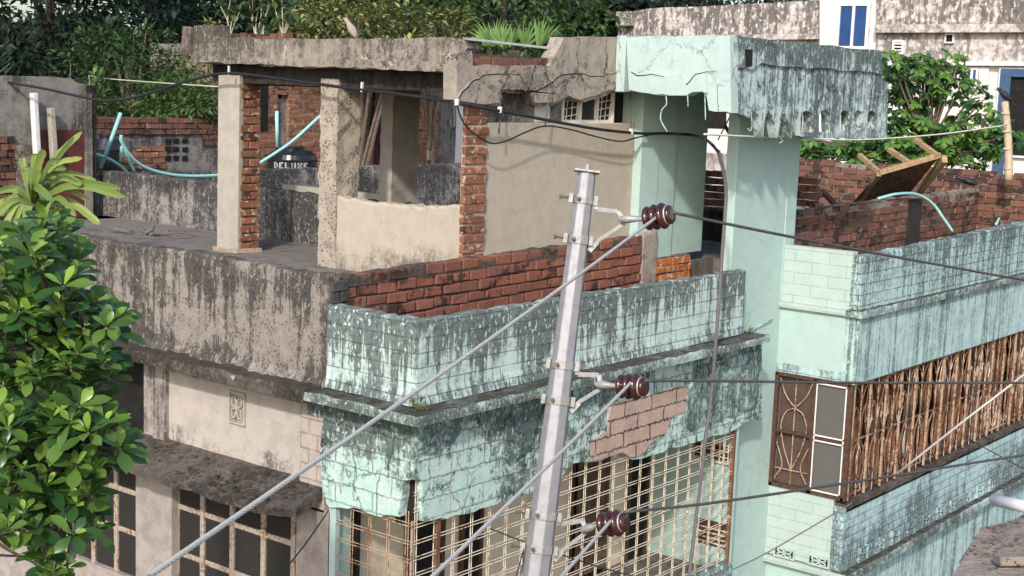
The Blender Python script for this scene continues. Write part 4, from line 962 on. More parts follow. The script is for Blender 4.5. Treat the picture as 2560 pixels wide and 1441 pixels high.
# long low wall at the back and the brick wall with holes
BYY = 11.0
m = edge_wall('X', 10.2, .2, 3.0, 16, 5.0, lambda a: 7.30, .012, .12); tag(m.build("terrace_wall", m_black), "far black-stained low wall below the water tank", "wall")
bx = lambda x, y: P(x, y, 'Y', BYY)
a, b = bx(235, 293), bx(640, 293)
bw = empty("rear_wall", (a.x, BYY, 5), "grey plastered rear wall with brick top courses and rows of square holes", "wall")
m = MB(); m.box(a.x-2.5, b.x, BYY+.01, BYY+.2, 5, 7.90); m.build("plaster", m_greyw, bw)
m = MB(); bricks(m, 'X', BYY-.03, a.x-2.5, b.x, 7.84, 8.10, .24, .075, .014, .2, .006, .01, ragged=.12); bricks(m, 'X', BYY-.02, bx(505, 330).x, b.x, 7.66, 7.84, .24, .075, .014, .1); m.build("brick_top", m_brickold, bw)
m = MB(); bricks(m, 'X', BYY-.012, bx(285, 370).x, bx(415, 370).x, 7.30, 7.66, .26, .078, .014, .1, .008, .01, ragged=.5); m.build("bare_bricks", m_brickfar, bw)
for px in (420, 440, 462):
    for py in (353, 374, 396):
        c = bx(px, py); m = MB(); m.box(c.x-.05, c.x+.05, BYY-.008, BYY+.02, c.z-.035, c.z+.035, .008); m.build("wall_hole", m_dark, bw)
# water tanks
def tank(px, py_top, py_bot, hw, yy, label, lettering):
    c = P(px, py_top, 'Y', yy); b = P(px, py_bot, 'Y', yy); rr = hw/ppm((c-CO).dot(fw)); zt_ = c.z; z0 = 6.3
    t = empty("water_tank", (c.x, yy, z0), label, "water tank", "black water tanks")
    m = MB(); hh = zt_-z0; pr = [(0, rr*.98)]
    zz = .0
    while zz < hh-.56:
        pr += [(zz+.02, rr), (zz+.10, rr), (zz+.12, rr*.97), (zz+.14, rr*.97)]; zz += .15
    pr += [(hh-.40, rr), (hh-.25, rr*1.0), (hh-.235, rr*1.04), (hh-.215, rr*.98), (hh-.14, rr*.92), (hh-.07, rr*.74), (hh-.05, rr*.40)]
    m.lathe(pr, (c.x, yy, z0), (0, 0, 1), 32); m.build("body", m_plastic, t, smooth=False)
    m = MB(); m.lathe([(hh-.07, rr*.44), (hh-.06, rr*.5), (hh-.02, rr*.5), (hh, rr*.44)], (c.x, yy, z0), (0, 0, 1), 24); m.build("lid", m_plastic, t)
    return t, (c.x, yy, z0), rr, hh
t1, tc, tr, th = tank(732, 366, 430, 62, 10.9, "black ribbed water tank with white lettering seen between the columns", True)
# painted lettering wrapped on the tank side (the mark that shows: ELUXE)
LET = {'D': ["110", "101", "101", "101", "110"], 'E': ["111", "100", "110", "100", "111"], 'L': ["100", "100", "100", "100", "111"], 'U': ["101", "101", "101", "101", "111"], 'X': ["101", "101", "010", "101", "101"]}
def letters(txt, ang0, da, zc, hgt):
    m = MB()
    for i, ch in enumerate(txt):
        rows = LET[ch]
        for r_, row in enumerate(rows):
            for c_, v in enumerate(row):
                if v == '1':
                    a0 = ang0 + da*i + da*.24*c_; a1 = a0 + da*.25; zc0 = zc + hgt*(1-r_/5) - hgt/5; rr = tr*1.005
                    q = []
                    for a in (a0, a1):
                        for r2 in (tr*.99, rr+.004):
                            q += [(tc[0]+r2*math.cos(a), tc[1]+r2*math.sin(a), z) for z in (zc0, zc0+hgt/5)]
                    m.add(q, [(0, 1, 3, 2), (4, 6, 7, 5), (0, 4, 5, 1), (2, 3, 7, 6), (0, 2, 6, 4), (1, 5, 7, 3)])
    return m
va = math.atan2(CO.y-tc[1], CO.x-tc[0])
letters("DELUXE", va-.80, .25, th+tc[2]-.365, .105).build("lettering", m_letter, t1)
t2, *_ = tank(268, 335, 430, 36, 10.6, "dark water tank half hidden by the grey shed corner", False)
# mint plastic pipes on the rear terrace
def pipe(pts, r, label, mat=None, n=8):
    m = MB(); m.tube(arc(pts, n) if len(pts) > 2 else pts, r, 8); return tag(m.build("plastic_pipe", mat or m_pvc, None, True), label, "pipe", "mint plastic water pipes")
Q = lambda x, y, yy=9.6: P(x, y, 'Y', yy)
pipe([Q(302, 283), Q(252, 420)], .028, "straight mint pipe slanting up beside the dark tank")
pipe([Q(303, 338), Q(305, 358), Q(330, 395), Q(365, 420), Q(420, 436), Q(480, 441), Q(560, 438), Q(600, 430, 9.6), Q(640, 413, 9.6), Q(690, 382, 9.6), Q(735, 350, 9.6), Q(803, 288, 9.6)], .026, "long mint pipe sagging along the rear wall and rising past the water tank")
pipe([Q(308, 362), Q(318, 392), Q(336, 430)], .024, "short mint pipe slanting down from the pipe joint")
pipe([Q(236, 385), Q(270, 397), Q(300, 415), Q(318, 432)], .024, "curved mint pipe coming out behind the shed corner")
pipe([Q(304, 366), Q(302, 405)], .022, "broken upright mint pipe stub beside the bare bricks")
pipe([Q(692, 278, 10.3), Q(693, 368, 10.3)], .030, "upright mint pipe standing behind the black tank lid")
# brick annex behind
AY = 12.6
ax0 = P(632, 300, 'Y', AY).x
annex = empty("brick_annex", (ax0, AY, 4), "unfinished bare brick building behind the roofed terrace", "building")
A = lambda x, y: P(x, y, 'Y', AY)
def annex_piece(x0, x1, ztop=9.2, zbot=5.0):
    m = MB(); a, b = A(x0, 300).x, A(x1, 300).x
    bricks(m, 'X', AY, a, b, zbot+1.6, ztop, .24, .073, .017, .12, .005, .008, header=False); o = m.build("brick_wall", m_brickfar, annex)
    m = MB(); m.box(a+.01, b-.01, AY+.012, AY+.22, zbot, ztop); m.build("mortar_bed", m_mortlight, o)
annex_piece(632, 694); annex_piece(722, 830); annex_piece(880, 905); annex_piece(1018, 1100)
m = MB(); a, b = A(632, 300), A(1160, 300); bricks(m, "X", AY+.48, a.x, b.x, 6.6, 9.2, .24, .073, .017, .1, .005, .008); o = m.build("inner_wall", m_brickold, annex); m = MB(); m.box(a.x, b.x, AY+.5, AY+3, 4, 9.2); m.build("mortar_bed", m_mortar, o)
m = MB(); a, b = A(694, 240), A(722, 380); m.box(a.x, b.x, AY+.08, AY+.14, 5, a.z-.05); m.build("door_leaf", m_greyw, annex)
m = MB(); a, b = A(694, 236), A(722, 205); bricks(m, 'X', AY, a.x, b.x, a.z, 9.2, .24, .073, .017, .12); m.build("brick_wall", m_brickfar, annex)
m = MB(); a, b = A(650, 300), A(668, 300); m.box(a.x, b.x, AY-.02, AY+.01, 7.8, 9.1); m.build("chase", m_dark, annex)
m = MB(); a, b = A(1100, 220), A(1138, 300); m.box(a.x, b.x, AY-.04, AY+.2, 5, 9.0); m.build("plaster_strip", m_greyw, annex)
m = MB(); a, b = A(1138, 250), A(1166, 300); m.box(a.x, b.x, AY-.06, AY+.2, 5, a.z+.1); m.build("white_wall", m_whitepaint, annex)
m = MB(); a, b = A(632, 200), A(1166, 200); m.box(a.x, b.x, AY-.1, AY+3, 9.2, 9.35); m.build("roof_slab", m_greyw, annex)
m = MB(); n = 26
for i in range(n+1):
    t = i/n; x = A(920, 300).x + (A(968, 300).x-A(920, 300).x)*t
    for z in (7.0, 9.05): m.v.append((x + (.25 if z > 8 else 0)*(1-t*.6), AY-.05+.05*math.sin(i*1.7), z))
m.f = [(2*i, 2*i+2, 2*i+3, 2*i+1) for i in range(n)]; m.tone = [.5]*n; m.ms = [0]*n
o = m.build("hanging_cloth", m_redcloth); tag(o, "maroon cloth hanging in the brick opening behind the columns", "cloth")
md = o.modifiers.new("thick", 'SOLIDIFY'); md.thickness = .01
# bits on the floor
m = MB(); c = P(340, 585, 'Z', ZF)
for i in range(9):
    p = c + Vector((random.uniform(-.1, .1), random.uniform(-.25, .12), .02)); m.beam(p, p + Vector((random.uniform(-.2, .2), random.uniform(-.3, .3), random.uniform(0, .10))), .04, .03)
tag(m.build("scrap_pile", m_greyfeather), "small heap of sticks and scrap lying on the terrace floor", "scrap")

# ------------------------------------------------------------------ right terrace things
bw2 = empty("brick_boundary_wall", (13, 2, 5), "reddish brick wall at the back of the right terrace", "wall")
m = MB(); bricks(m, 'Y', 13.0, -.4, 4.8, 6.6, 7.80, .245, .085, .016, .1, .006, .012, ragged=.15); m.build("brick_face", m_brickold, bw2)
m = MB(); m.box(13.02, 13.2, -.4, 4.8, 5, 7.76); m.build("mortar_bed", m_mortar, bw2)
m = MB(); y = P(2010, 470, 'X', 12.97).y; m.box(12.95, 13.0, y-.2, y+.25, 6.6, 7.45, .01); m.build("plaster_patch", m_rubble, bw2)
m = MB(); bricks(m, 'Y', 7.9, .62, 2.6, 6.6, 7.85, .24, .078, .016, .1, .006, .012); o = m.build("terrace_wall", m_brickold); tag(o, "dark brick wall seen through the gap between mint pier and pillar", "wall")
m = MB(); m.box(7.88, 8.0, .6, 2.7, 6.9, 7.30); m.build("dark_base", m_darkwall, o)
# tipped over tin table with wooden legs
tt = [PD(2198, 432, 19), PD(2350, 388, 19.2), PD(2268, 490, 20.4), PD(2130, 508, 20.2)]
tb = empty("tin_table", tuple(tt[3]), "overturned brown corrugated tin panel with timber legs behind the brick wall", "table")
m = MB(); nn = 30
for i in range(nn+1):
    t = i/nn
    e = tt[0].lerp(tt[1], t); g_ = tt[3].lerp(tt[2], t)*1.0
    g_ = g_ + (g_-e)*.25
    nrm = (tt[1]-tt[0]).cross(tt[3]-tt[0]).normalized()*(.02*math.sin(i*2.1))
    m.v += [tuple(e+nrm), tuple(g_+nrm)]
m.f = [(2*i, 2*i+2, 2*i+3, 2*i+1) for i in range(nn)]; m.tone = [.5]*nn; m.ms = [0]*nn
o = m.build("tin_sheet", m_tin, tb); md = o.modifiers.new("thick", 'SOLIDIFY'); md.thickness = .008
m = MB(); m.beam(tt[0], tt[1], .05, .07); m.build("edge_batten", m_wood, tb)
m = MB(); m.beam(PD(2362, 398, 19.1), PD(2298, 480, 20.2), .07, .10); m.build("edge_batten", m_wood, tb)
m = MB(); m.beam(tt[0]+Vector((0, 0, -.02)), PD(2150, 500, 20.2), .06, .06); m.build("edge_batten", m_wood, tb)
for a, b in (((2148, 388), (2196, 430)), ((2222, 374), (2276, 410)), ((2288, 350), (2344, 390))):
    m = MB(); m.beam(PD(*a, 19.6), PD(*b, 19.15), .065, .065); m.build("leg", m_wood, tb, bevel=.006)
m = MB(); m.beam(PD(2062, 484, 18.5), PD(2090, 515, 18.3), .07, .05); tag(m.build("timber_offcut", m_wooddk), "dark short timber leaning behind the brick wall", "plank")
T = lambda x, y, v: P(x, y, 'Y', v)
pipe([T(2195, 497, .50), T(2240, 486, .42), T(2290, 486, .40), T(2330, 508, .32), T(2358, 545, .2), T(2382, 580, .1)], .020, "bent mint pipe arching over the weathered brick wall")
pipe([T(2490, 562, .1), T(2510, 525, .22), T(2535, 503, .34), T(2600, 496, .45)], .020, "mint pipe bending over the brick wall at the right edge")
pipe([T(1985, 519, .4), T(2008, 523, .4)], .016, "short mint pipe end beside the mint pillar")
m = MB(); pts = [PD(2522, 452, 20.5), PD(2520, 350, 20.5), PD(2512, 255, 20.5)]
m.tube(arc(pts, 5), .062, 10, r1=.052)
for t in (.15, .4, .62, .85):
    p = pts[0].lerp(pts[2], t); m.tube([p-Vector((0, 0, .015)), p+Vector((0, 0, .015))], .066, 10)
tag(m.build("bamboo_pole", m_bamboo, None, True), "upright bamboo pole with a crow on top at the right edge", "pole")
wire("washing_line", [P(1760, 336, 'Y', -.15), P(1900, 343, 'Y', -.15), PD(2000, 346, 17.5), PD(2150, 350, 18.5), PD(2350, 336, 19.5), PD(2518, 313, 20.4)], .011, m_rope, "pale rope strung from the canopy to the bamboo pole", "rope", 5)
m = MB(); m.tube([P(1813, 316, 'Y', .9), P(1850, 378, 'Y', .9)], .022, 6); m.tube([P(1828, 285, 'Y', .9), P(1795, 350, 'Y', .9)], .008, 5); tag(m.build('iron_bar', m_bolt), 'bent dark iron bars in the gap between mint pier and pillar', 'iron bar')
# birds
def bird(name, pos, face, size, mat, label, cat, tail=.55, lean=.5, head_mat=None):
    f = Vector(face).normalized(); u = Vector((0, 0, 1)); s = f.cross(u).normalized(); p = Vector(pos); k = size
    b = MB(); axb = (f*math.cos(lean) + u*math.sin(lean)).normalized()
    o0 = p + u*(.34*k) - axb*(.42*k)
    b.lathe([(0, .05*k), (.10*k, .13*k), (.28*k, .19*k), (.48*k, .20*k), (.66*k, .16*k), (.78*k, .11*k), (.86*k, .105*k), (.94*k, .11*k), (1.02*k, .095*k), (1.08*k, .05*k)], o0, axb, 14)
    o = b.build(name, mat, None, True); tag(o, label, cat)
    h = o0 + axb*(.97*k)
    m = MB(); m.lathe([(0, .045*k), (.10*k, .03*k), (.22*k, .006*k)], h + f*(.07*k), (f - u*.15), 8); m.build("beak", m_bolt, o)
    m = MB(); m.prism([o0+s*(.07*k)+axb*(.1*k), o0-s*(.07*k)+axb*(.1*k), o0-s*(.10*k)-axb*(tail*k)-u*(.05*k), o0+s*(.10*k)-axb*(tail*k)-u*(.05*k)], u*(.03*k)); m.build("tail", mat, o)
    for sg in (-1, 1):
        m = MB(); m.lathe([(0, .02*k), (.15*k, .09*k), (.35*k, .12*k), (.6*k, .07*k), (.80*k, .01*k)], o0 + axb*(.72*k) + s*(sg*.13*k), (-axb+s*sg*.02), 8); m.build("wing", mat, o, True)
        m = MB(); m.tube([p + s*(sg*.06*k), p + s*(sg*.06*k) + u*(.26*k)], .015*k, 5); m.build("leg", m_bolt, o)
    return o
bird("crow", PD(2512, 255, 20.5), -rt, .25, m_crow, "dark crow perched on top of the bamboo pole", "bird", .55, .75)
bird("crow", PD(2420, 470, 19.0), -rt+fw*.2, .26, m_crow, "black crow standing on the weathered brick wall", "bird", .6, .35)
bird("dove", P(880, 94, 'X', xs+.1), -rt+fw*.3, .21, m_dove, "small fawn dove sitting on the concrete roof edge", "bird", .42, 1.0)

# ------------------------------------------------------------------ foreground roof corner, lower right
fg = empty("roof_corner", tuple(PD(2500, 1441, 6)), "broken brown concrete roof corner with worn bricks at the lower right", "roof")
q = [PD(2370, 1460, 5.2), PD(2408, 1375, 5.4), PD(2452, 1318, 5.7), PD(2520, 1285, 6.0), PD(2640, 1270, 6.1), PD(2700, 1460, 5.0)]
m = MB(); n = 34
P0, P1, P2, P3 = q[0], q[2], q[4], q[5]
for i in range(n+1):
    for j in range(n+1):
        u_, v_ = i/n, j/n; p = (P0.lerp(P3, u_)).lerp(P1.lerp(P2, u_), v_)
        m.v.append(tuple(p + Vector((0, 0, .014*mnoise.noise(p*7) + .006*mnoise.noise(p*31)))))
for i in range(n):
    for j in range(n): m.f.append((i*(n+1)+j, (i+1)*(n+1)+j, (i+1)*(n+1)+j+1, i*(n+1)+j+1)); m.tone.append(.5); m.ms.append(0)
o = m.build("roof_surface", m_rubble, fg); md = o.modifiers.new("thick", 'SOLIDIFY'); md.thickness = .16; md.offset = -1
m = MB()
c = PD(2530, 1400, 5.3)
for i in range(5):
    for k in range(3):
        p = c + rt*(.11*k+random.uniform(-.01, .01)) + fw*(.02*i) - Vector((0, 0, .045*i)); m.obox(p, rt*.05, fw*.04, Vector((0, 0, .019)))
m.build("worn_bricks", m_rubble, fg, bevel=.006)
m = MB(); m.tube([PD(2484, 1250, 6.0), PD(2640, 1284, 5.7)], .026, 14); tag(m.build("drain_pipe", m_pvcw, None, True), "short white drain pipe at the lower right corner", "pipe")

# ------------------------------------------------------------------ white building behind on the right
BX = 26.0
wb = empty("white_building", (BX, 6, 0), "stained white concrete building with blue windows behind the right terrace", "building")
def bp(pts, mat, name, th=.5, dx=0.0, parent=wb):
    return wp(pts, 'X', BX+dx, th).build(name, mat, parent)
bp([(2040, -90), (2195, -90), (2195, 420), (2040, 420)], m_white, "stair_tower", 4, .1)
bp(jag([(1545, 36), (1620, 22), (1800, 14), (2044, 0)], 40, 1.5) + [(2044, 84), (1900, 86), (1545, 92)], m_whitest, "left_parapet", 3, .0)
bp([(1548, 92), (2046, 84), (2046, 98), (1548, 104)], m_whitemid, "left_ledge", 3, -.15)
bp([(1566, 102), (2044, 96), (2044, 480), (1566, 480)], m_whitemid, "left_wall", 3, .05)
bp([(1540, 30), (1572, 28), (1572, 64), (1540, 66)], m_whitemid, "corner_cap", .5, -.3)
bp([(2190, -90), (2760, -90), (2760, 60), (2190, 62)], m_whitest, "right_parapet", 3, .0)
bp([(2186, 62), (2760, 59), (2760, 80), (2186, 82)], m_whitemid, "right_ledge", 3, -.2)
bp([(2190, 82), (2760, 80), (2760, 158), (2190, 156)], m_whitemid, "right_wall_upper", 3, .02)
bp([(2184, 152), (2760, 156), (2760, 166), (2184, 163)], m_white, "right_ledge", 3, -.15)
bp([(2190, 163), (2760, 166), (2760, 520), (2190, 520)], m_white, "right_wall", 3, .05)
bp([(2448, 168), (2472, 168), (2472, 400), (2448, 400)], m_white, "wall_pilaster", .4, -.05)
m = MB(); m.tube([P(2055, -60, 'X', BX-.15), P(2050, 330, 'X', BX-.15)], .045, 8); m.build("down_pipe", m_whitepaint, wb)
def bwin(x0, y0, x1, y1, glass, bars=(), fr=.07, name="window"):
    m = MB(); a, b = P(x0, y0, 'X', BX), P(x1, y1, 'X', BX); yl, yr2, zt_, zb_ = a.y, b.y, a.z, b.z
    for y in (yl, yr2): m.box(BX-.06, BX+.1, y-fr/2, y+fr/2, zb_-fr/2, zt_+fr/2)
    for z in (zb_, zt_): m.box(BX-.055, BX+.1, yr2, yl, z-fr/2, z+fr/2)
    for t in bars: y = yl+(yr2-yl)*t; m.box(BX-.05, BX+.1, y-fr/2, y+fr/2, zb_, zt_)
    f = m.build(name, m_whitepaint, wb); p = MB(); p.box(BX-.02, BX+.0, yr2+.01, yl-.01, zb_+.01, zt_-.01); p.build("pane", glass, f); return f
bwin(2101, 12, 2166, 120, m_blueglass, (.5,))["label"] = "tall blue two-pane window in the stair tower"
bwin(2418, 172, 2442, 218, m_blueglass, (.5,), .06)
f = bwin(2236, 104, 2257, 134, m_dark, (), .05, "louvre_window")
m = MB()
for k in range(4):
    a, b = P(2236, 108+8*k, 'X', BX-.04), P(2257, 108+8*k, 'X', BX-.04); m.box(BX-.08, BX-.03, b.y, a.y, a.z-.035, a.z)
m.build("slats", m_whitepaint, f)
bwin(2366, 86, 2384, 107, m_dark, (), .03)
f = bwin(2503, 172, 2680, 400, m_dark, (), .05, "blue_doorway")
m = MB(); a, b = P(2503, 172, 'X', BX-.1), P(2680, 196, 'X', BX-.1); c = P(2516, 330, 'X', BX-.1)
m.box(BX-.12, BX-.07, b.y, a.y, b.z, a.z); m.box(BX-.115, BX-.07, c.y, a.y, c.z-2, b.z); m.build("door_frame", m_blue, f)
# pale low building seen between the pier and the pillar
lb = empty("pale_building", (19, 5, 0), "pale distant building seen between the mint pier and the pillar", "building")
wp([(1750, 375), (1850, 378), (1850, 200), (1750, 200)], 'X', 19.0, 1.5).build("wall", m_white, lb)
wp([(1755, 275), (1815, 275), (1815, 322), (1755, 320)], 'X', 18.98, .05).build("dark_opening", m_dark, lb)
wp([(1750, 382), (1850, 384), (1850, 374), (1750, 372)], 'X', 18.9, .4).build("ledge", m_white, lb)

# ------------------------------------------------------------------ vegetation
def frame_for(d, upv):
    d = d.normalized(); s = d.cross(upv)
    if s.length < 1e-3: s = d.cross(Vector((1, 0, 0)))
    s.normalize(); return d, s, s.cross(d)
def leaf2(mb, p, d, n, L, Wd, tone):                    # small folded leaf, two faces
    d, s, u = frame_for(d, n); t = p + d*L; mid = p + d*(L*.45) - u*(L*.04)
    mb.add([p, mid+s*(Wd/2)+u*(Wd*.12), t-u*(L*.12), mid-s*(Wd/2)+u*(Wd*.12)], [(0, 1, 2), (0, 2, 3)], tone)
def leafbig(mb, p, d, n, L, Wd, tone, curl=.25, shape=None, seg=5, fold=.16):
    d, s, u = frame_for(d, n); shape = shape or (.10, .45, .85, 1.0, .72, .0); vs = []; fs = []
    for i in range(seg+1):
        t = i/seg; c = p + d*(L*t*(1-.12*curl*t)) - u*(curl*L*t*t*.6); hw = Wd/2*shape[i]
        vs += [c + s*hw + u*(fold*hw), c, c - s*hw + u*(fold*hw)]
    for i in range(seg):
        fs += [(3*i, 3*i+3, 3*i+4, 3*i+1), (3*i+1, 3*i+4, 3*i+5, 3*i+2)]
    mb.add(vs, fs, tone)
def rnd_unit():
    while True:
        v = Vector((random.uniform(-1, 1), random.uniform(-1, 1), random.uniform(-1, 1)))
        if .05 < v.length < 1: return v.normalized()
def tree(name, px, py, depth, rx_, rz_, mat, n, ls, label, cat="tree", group=None, clump=.42, trunk=.16, tone=(.2, .9), shells=1.0, ratio=.45, bloom=0.0):
    c = PD(px, py, depth); base = Vector((c.x, c.y, 0))
    t = empty(name, base, label, cat, group)
    m = MB(); ncl = max(8, int(n/34)); lo = []
    for k in range(ncl):
        v = rnd_unit(); r = random.uniform(.45, 1.0)**.6*shells
        q = c + Vector((v.x*rx_*r, v.y*rx_*r, v.z*rz_*r)) + Vector((0, 0, .18*rz_*mnoise.noise(c*.3+v*3)))
        if k % 6 == 0: lo.append(q)
        cs = clump*random.uniform(.55, 1.35); tn = random.uniform(*tone)
        for i in range(int(34*random.uniform(.6, 1.4))):
            o = Vector((random.gauss(0, 1), random.gauss(0, 1), random.gauss(0, .62)))*cs*.5
            d = (o.normalized()*.8 + v*.4 + Vector((random.uniform(-.6, .6), random.uniform(-.6, .6), random.uniform(-.7, .35))))
            L = ls*random.uniform(.6, 1.25); leaf2(m, q+o, d, Vector((random.uniform(-.5, .5), random.uniform(-.5, .5), 1)), L, L*ratio*random.uniform(.8, 1.2), 1.2 if random.random() < bloom else tn)
    m.build("crown", mat, t, tone=True)
    m = MB(); top = c + Vector((0, 0, rz_*.35)); m.tube(arc([base, base.lerp(top, .5)+Vector((.2, .1, 0)), top], 5), trunk, 8, r1=trunk*.35)
    for q in lo[:14]: 
        s0 = base.lerp(top, random.uniform(.55, .9)); m.tube(arc([s0, s0.lerp(q, .5)+Vector((0, 0, .15)), q], 4), trunk*.28, 5, r1=trunk*.08)
    m.build("trunk", m_barkdk if depth > 29 else m_bark, t); return t
GT = "trees behind the houses"
tree("shade_tree", 120, 20, 30, 3.4, 2.9, l_bgdark, 9000, .26, "big dark tree at the far left behind the grey shed", group=GT)
tree("shade_tree", 400, 150, 35, 2.9, 2.2, l_bgdark, 6500, .26, "dark dense tree behind the mint pipes", group=GT)
tree("shade_tree", 470, -80, 38, 2.8, 1.5, l_bgdark, 3000, .26, "dark tree with bright sky gaps above the roof stub", group=GT, trunk=.22)
tree("shade_tree", 720, -20, 37, 3.2, 2.4, l_bgdark, 6500, .26, "dark tree behind the pale stemmed roof saplings", group=GT)
tree("shade_tree", 1000, -30, 38, 3.0, 2.2, l_bgdark, 5500, .26, "dark tree rising behind the yellowish bush", group=GT)
tree("leafy_tree", 1260, 20, 31, 2.5, 2.0, l_bgmid, 7500, .19, "mid green leafy tree behind the fan palm", group=GT)
tree("shade_tree", 1500, 20, 50, 3.2, 3.2, l_bgdark, 6500, .32, "dark tree touching the stained white parapet", group=GT, tone=(.3, 1.0))
tree("shade_tree", 1780, -45, 52, 4.2, 1.6, l_bgdark, 4000, .34, "dark tree top behind the stained white parapet", group=GT, tone=(.3, 1.0), trunk=.2)
tree("leafy_bush", 320, 195, 26, 1.15, .95, l_bgmid, 3400, .15, "green bush between shed and column, above the rear wall", "bush", "bushes behind the rear wall", tone=(0, .6))
tree("leafy_bush", 235, 285, 24.5, .35, .4, l_bgmid, 500, .13, "small bright bush right beside the shed corner", "bush", "bushes behind the rear wall", clump=.25, tone=(.3, 1))
tree("leafy_bush", 900, 72, 26.5, 1.55, .62, l_bgyel, 4200, .15, "yellowish flowering bush behind the dove", "bush", None, clump=.34, tone=(-.1, .42), bloom=.16)
tree("leafy_bush", 1080, 80, 28, .8, .5, l_bgyel, 1300, .15, "pale green bush left of the fan palm", "bush", None, clump=.3, tone=(-.1, .4), bloom=.08)
tree("creeper", 455, 262, 23.4, .75, .36, l_bgmid, 2300, .13, "bright creeper hanging over the brick top of the rear wall", "creeper", None, clump=.25, tone=(.45, 1.0), trunk=.05)
tree("creeper", 520, 165, 25, .45, .75, l_bgyel, 900, .12, "yellow-green creeper climbing beside the first column", "creeper", None, clump=.25, tone=(.1, .7), trunk=.05)
m = MB()
for k in range(15000):
    x = random.uniform(-260, 1620); y = random.uniform(60, 330) if x < 600 else random.uniform(-30, 330)
    if 290 < x < 500 and y < 100: continue
    p = PD(x, y, random.uniform(42, 47)); leaf2(m, p, rnd_unit(), rnd_unit(), random.uniform(.4, .75), .38, random.uniform(0, .5))
o = m.build("far_wood", l_bgdark, tone=True); tag(o, "dark far wood closing the view behind the trees", "wood", None, "stuff")

# big-leaved tree beside the right terrace
rtb = PD(2320, 360, 24.5)
rtree = empty("frangipani_tree", (rtb.x, rtb.y, 0), "bright big-leaved tree between the brick wall and the white building", "tree")
m = MB(); tips = []
for (px, py, rr, nn, dd) in ((2290, 195, 78, 40, 24.5), (2240, 160, 45, 14, 24.3), (2370, 170, 55, 16, 24.6), (2360, 270, 120, 46, 24.5), (2450, 320, 85, 32, 24.2), (2300, 350, 130, 52, 24.0), (2200, 380, 110, 38, 23.8), (2080, 378, 95, 32, 23.6), (2520, 345, 55, 18, 24.4), (2420, 385, 80, 22, 23.8), (2260, 260, 60, 16, 24.8), (2030, 365, 45, 14, 23.9)):
    for k in range(int(nn*1.7)):
        a = random.uniform(0, 2*math.pi); r = rr*math.sqrt(random.random())
        if py > 340: yy = py + r*math.sin(a)*.42
        else: yy = py + r*math.sin(a)*.85
        q = PD(px + r*math.cos(a), yy, dd + random.uniform(-.6, .9)); tips.append(q)
        ax_ = (Vector((0, 0, 1)) + rnd_unit()*.6 - fw*.3).normalized(); d0, s0, u0 = frame_for(ax_, Vector((1, 0, .1)))
        tn = random.uniform(.0, 1.0); nl = random.randint(8, 12)
        for i in range(nl):
            b = 2*math.pi*i/nl + random.uniform(-.25, .25); el = random.uniform(-.5, .35)
            d = (s0*math.cos(b) + u0*math.sin(b))*math.cos(el) + d0*math.sin(el)
            L = random.uniform(.12, .20); leafbig(m, q, d, d0, L, L*.42, tn, .55, (.1, .55, .95, 1.0, .65, .0))
m.build("crown", l_right, rtree, smooth=True, tone=True)
m = MB(); m.tube(arc([Vector((rtb.x, rtb.y, 0)), Vector((rtb.x, rtb.y, 4)), rtb], 6), .16, 8, r1=.09)
for q in tips[::4]: m.tube(arc([rtb, rtb.lerp(q, .5)+Vector((0, 0, -.1)), q], 4), .028, 5, r1=.009)
m.build("trunk", m_bark, rtree)
# fan palm behind the street beam
fb = P(1285, 118, 'Y', 6.0)
fp = empty("fan_palm", (fb.x, fb.y, ZF), "spiky light green fan palm rising behind the tin roof edge", "palm")
m = MB()
for (cx, cy, a0, a1, L) in ((1235, 116, 60, 178, .42), (1255, 118, 70, 150, .36), (1310, 120, 25, 110, .40), (1345, 122, 45, 100, .50), (1275, 118, 55, 125, .34), (1215, 112, 80, 170, .28)):
    c = P(cx, cy, 'Y', 6.0 + random.uniform(-.3, .3))
    for i in range(20):
        a = R(a0 + (a1-a0)*(i+random.uniform(-.3, .3))/19); d = rt*math.cos(a) + up*math.sin(a) - fw*random.uniform(-.1, .35)
        leafbig(m, c, d, -fw + up*.3, L*random.uniform(.6, 1.1)*1.05, .032, random.uniform(.2, 1), .3, (.7, 1, .9, .7, .4, 0), fold=.5)
m.build("fronds", l_palm, fp, tone=True)
m = MB(); m.tube([Vector((fb.x, fb.y, ZF)), fb+Vector((0, 0, -.05))], .10, 8); m.build("trunk", m_bark, fp)
m = MB(); a, b = P(1163, 100, 'Y', YB+.12), P(1398, 126, 'Y', YB+.12); m.prism([a, b, b+Vector((.1, .22, .008)), a+Vector((.22, .22, .008))], (0, 0, .022)); tag(m.build("tin_roof_sheet", m_tinpale), "pale tin sheet lying slanted on the roof behind the brick patch", "roof sheet")
